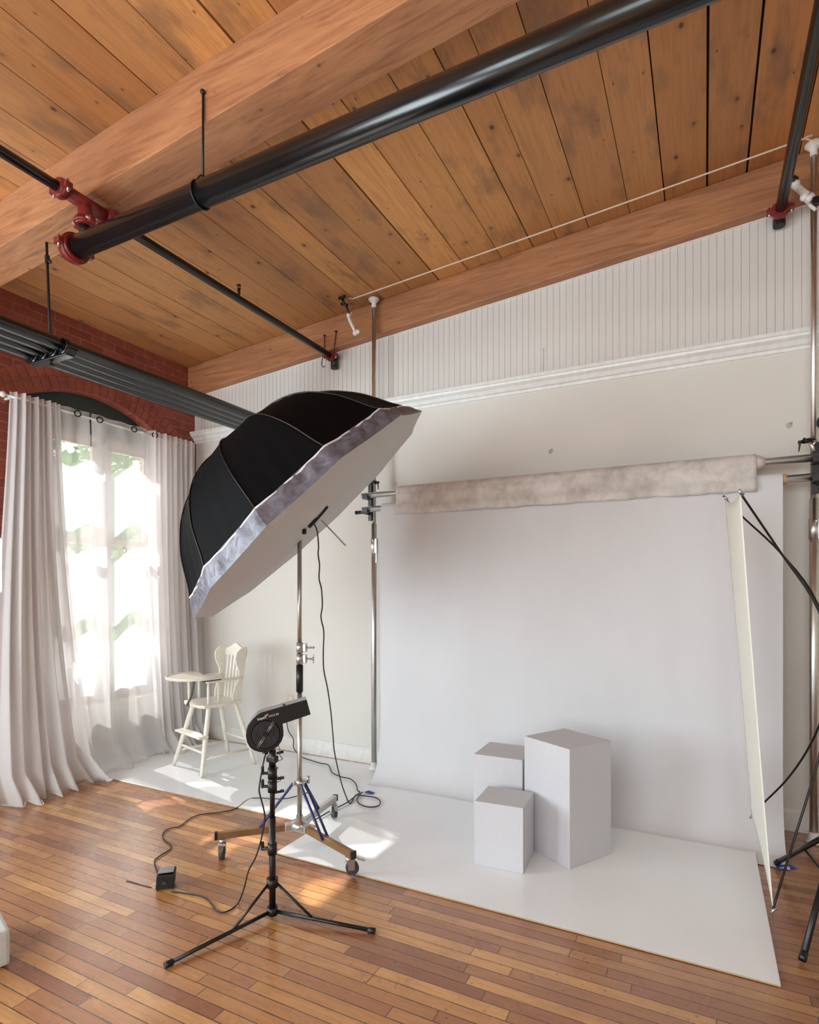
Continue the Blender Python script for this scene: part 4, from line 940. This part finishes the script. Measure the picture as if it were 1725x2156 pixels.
def text(body, size, loc, rot, mat_, parent, name='lettering', bold=0):
    cu = bpy.data.curves.new(name, 'FONT'); cu.body = body; cu.size = size; cu.extrude = .0003; cu.offset = bold; cu.materials.append(mat_)
    o0 = bpy.data.objects.new(name, cu); me = bpy.data.meshes.new_from_object(o0); bpy.data.objects.remove(o0); me.materials.clear(); me.materials.append(mat_)
    o = bpy.data.objects.new(name, me); COL.objects.link(o); o.parent = parent; o.location = loc; o.rotation_euler = rot; return o
text('Impact', .0145, ((400-545)*k, -.0012, (935-672)*k), (PI/2, math.radians(-15), 0), M['letter'], fan, bold=.0004)
text('GALE 80', .0125, ((598-545)*k, -.0012, (935-622)*k), (PI/2, math.radians(-12), 0), M['letter'], fan)
q = MB(); q.prism([((510-545)*k, -.0015, (935-600)*k), ((580-545)*k, -.0015, (935-590)*k), ((580-545)*k, -.0015, (935-552)*k)], (0, .001, 0)); lab(q.build('logo_mark', M['yellow'], fan), 'amber triangle mark')

D = 2.66
pts = [at(u, v, d=d) for u, v, d in ((560, 1586, 2.64), (556, 1600, 2.62), (551, 1625, 2.60), (547, 1650, 2.59), (546, 1667, 2.59), (552, 1690, 2.59), (557, 1712, 2.59), (557, 1731, 2.60), (549, 1772, 2.62), (538, 1806, 2.64), (524, 1832, 2.66), (514, 1870, 2.68))]+[fl(503, 1899), fl(488, 1914), fl(471, 1921), fl(456, 1917), fl(442, 1899), fl(425, 1888), fl(396, 1882), fl(360, 1877)]
cable('fan_cable', pts, .0036, 'black cable from the fan down to the small control box')
pts = [fl(u, v) for u, v in ((333, 1838), (328, 1825), (326, 1812), (338, 1801), (356, 1790), (361, 1782), (352, 1773), (343, 1763), (346, 1751), (361, 1743), (378, 1740), (399, 1724), (422, 1715), (457, 1711), (486, 1706), (503, 1698), (515, 1688, ), (529, 1681))]+[fl(u, v, .018) for u, v in ((549, 1680), (575, 1682), (610, 1680), (650, 1668))]
cable('power_cable', pts, .0034, 'black cable looping over the wood floor from the control box to the white panel')
pts = [at(u, v, d=2.70) for u, v in ((585, 1568), (589, 1578), (590, 1592), (595, 1598), (583, 1604), (580, 1612), (586, 1617), (579, 1622), (578, 1630), (590, 1638), (590, 1644), (580, 1648))]
cable('coiled_wire', pts, .0016, 'thin black wire curling beside the top of the fan stand')
cb_ = thing('control_box', 'small black fan control box on the wood floor', 'control box', (-2.412, 2.036, 0), math.radians(43))
q = MB(); q.prism([(-.045, -.05, .008), (.045, -.05, .008), (.05, -.045, .075), (-.04, -.045, .075)], (0, .1, .005)); q.build('case', M['black'], cb_, bevel=.004); cb_.scale = (.95, .8, 1.0)
q = MB(); q.box((.004, .004, .083), (.076, .078, .003), None, .001); lab(q.build('top_plate', M['greyband'], cb_), 'grey top plate')
q = MB(); q.box((.0, -.055, .04), (.02, .012, .014), None, .003); q.build('switch', M['rubber'], cb_)
q = MB()
for x in (-.035, .035):
    for y in (-.04, .04): q.cyl((x, y, 0), (x, y, .01), .007, n=8)
q.build('foot', M['rubber'], cb_)
q = MB(); a, b_ = fl(266, 1855, .0012), fl(318, 1869, .0012); q.box((a+b_)/2, ((b_-a).length, .009, .002), (b_-a).to_track_quat('X', 'Z')); tag(q.build('floor_strip', M['black']), 'short dark slot strip in the wood floor left of the control box', 'strip')

# ------------------------------------------------------------------ X-frame reflector at right
NT, FT, FB, NB = Vector((.142, 2.95, 1.918)), Vector((.098, 3.546, 1.98)), Vector((.226, 3.62, .274)), Vector((.262, 2.925, .125))
rf = thing('fabric_reflector', 'cream fabric reflector stretched on crossed black rods at right', 'reflector', (.53, 3.22, 0))
rows = []
for j in range(31):
    t = j/30; row = []
    for i in range(13):
        s = i/12; p = NT.lerp(FT, s).lerp(NB.lerp(FB, s), t)
        e = Vector((0, 1, 0)); bow = .05*4*t*(1-t); p = p+e*bow*(1-2*s)
        up_ = .03*4*s*(1-s); p = p+Vector((0, 0, 1))*up_*(2*t-1)
        p = p+Vector((.03, 0, 0))*4*t*(1-t)*1.0*(0 if 1 else 0)
        row.append(p)
    rows.append(row)
keep(rf, MB().grid(rows).build('fabric', M['cream_cloth'], solid=.003))
HB = Vector((.52, 3.20, 1.08))
for pts_ in ((NT, at(1642, 1160, d=2.64), at(1725, 1287, d=2.61)), (FT, at(1566, 1090, d=3.1), at(1645, 1165, d=2.9), at(1722, 1272, d=2.67)),
             (FB, at(1608, 1691, d=3.05), at(1654, 1645, d=2.9), at(1694, 1590, d=2.76), at(1725, 1528, d=2.66)), (NB, at(1670, 1776, d=2.56), at(1701, 1677, d=2.58), at(1725, 1594, d=2.6))):
    keep(rf, MB().tube([*pts_, HB], .005, 8, 5).build('rod', M['blackm']))
for c, dx in ((NT, 1), (FT, -1), (FB, -1), (NB, 1)):
    dd = (c-(NT+FB)/2).normalized(); keep(rf, MB().cyl(c-dd*.006+Vector((.012, 0, 0)), c+dd*.018-Vector((.008, 0, 0)), .006, n=10).build('corner_pin', M['zinc']))
q = MB(); q.sph(HB, .035); q.cyl(HB+Vector((-.04, 0, 0)), HB+Vector((.05, 0, 0)), .02, n=14); keep(rf, q.build('hub', M['black']))
rs = thing('reflector_stand', 'black tripod at the right edge carrying the reflector rods', 'light stand', (.53, 3.22, 0))
ap = Vector((.53, 3.22, .40))
q = MB(); q.cyl((.53, 3.22, .06), (.525, 3.205, 1.05), .0125, n=16); keep(rs, q.build('column', M['blackm']))
q = MB(); q.cyl(ap-Vector((0, 0, .03)), ap+Vector((0, 0, .03)), .028, n=16); q.cyl((.53, 3.22, .12), (.53, 3.22, .16), .024, n=16); keep(rs, q.build('collar', M['black']))
for f in (Vector((.345, 3.69, .014)), Vector((.347, 2.772, .014)), Vector((1.02, 3.22, .014))):
    lg = keep(rs, MB().cyl(ap, f, .0125, n=14).build('leg', M['blackm']))
    d = (f-ap).normalized(); q = MB(); q.cyl(f-d*.035, f, .0145, n=14); w_ = q.build('rubber_foot', M['black']); w_.parent = lg
    mid = ap.lerp(f, .5); keep(rs, MB().cyl(mid, (.53, 3.22, .14), .006, n=8).build('brace', M['blackm']))

# blue tape
t1, t2, t3, t4 = fl(766, 1668, .0155), fl(783, 1672, .0155), fl(790, 1669, .0155), fl(776, 1664, .0155)
q = MB(); q.quad(t1, t2, t3, t4); tag(q.build('tape_piece', M['tape'], solid=.0006), 'blue tape on the left corner of the paper', 'tape')
q = MB(); q.quad(fl(1632, 1821, .007), fl(1640, 1832, .003), fl(1680, 1829, .003), fl(1664, 1820, .007)); tag(q.build('tape_piece', M['tape'], solid=.0006), 'blue tape on the right corner of the paper', 'tape')

# ------------------------------------------------------------------ left edge: ottoman and octagonal softbox
a = Vector((-.31, -.951, 0)); b_ = Vector((-.951, .31, 0)); c = Vector((-2.452, 1.328, 0))+.18*(a+b_)
ot = thing('ottoman', 'pale grey upholstered cube cut off by the left edge of the photo', 'ottoman', c, math.atan2(a.y, a.x))
q = MB(); q.box((0, 0, .078), (.36, .36, .14), None, .014); q.build('cushion', M['ottoman'], ot)
q = MB()
for sx in (-1, 1):
    for sy in (-1, 1): q.cyl((sx*.13, sy*.13, 0), (sx*.13, sy*.13, .02), .015, n=10)
q.build('foot', M['black'], ot)
oc = at(-126, 1190, d=2.9); sb = thing('octagon_softbox', 'white octagonal softbox mostly beyond the left edge', 'softbox', (oc.x, oc.y, 0))
ap_ = .31; Ro = ap_/math.cos(PI/8); q = MB(); ring = [oc+(RT*math.cos(PI/8+PI/4*i)+UP*math.sin(PI/8+PI/4*i))*Ro for i in range(8)]; bk = [oc+FW*.22+(RT*math.cos(PI/8+PI/4*i)+UP*math.sin(PI/8+PI/4*i))*.08 for i in range(8)]
q.bm.faces.new([q.bm.verts.new(p) for p in ring]); V = [[q.bm.verts.new(p) for p in ring], [q.bm.verts.new(p) for p in bk]]
keep(sb, q.build('front_cloth', M['diff']))
q = MB(); q.grid([ring+[ring[0]], bk+[bk[0]]], False); keep(sb, q.build('shell', M['white']))
q = MB(); q.cyl(oc+FW*.2, oc+FW*.36, .06, n=16); q.cyl(oc+FW*.3, Vector((oc.x, oc.y, .04))+FW*.3, .013, n=12); keep(sb, q.build('pole', M['blackm']))
q = MB()
for an in (3.2, 3.9, 4.6):
    b0 = Vector((oc.x, oc.y, .3))+FW*.3; q.cyl(b0, Vector((b0.x+.2*math.cos(an), b0.y+.2*math.sin(an), .012)), .009, n=8)
keep(sb, q.build('leg', M['blackm']))
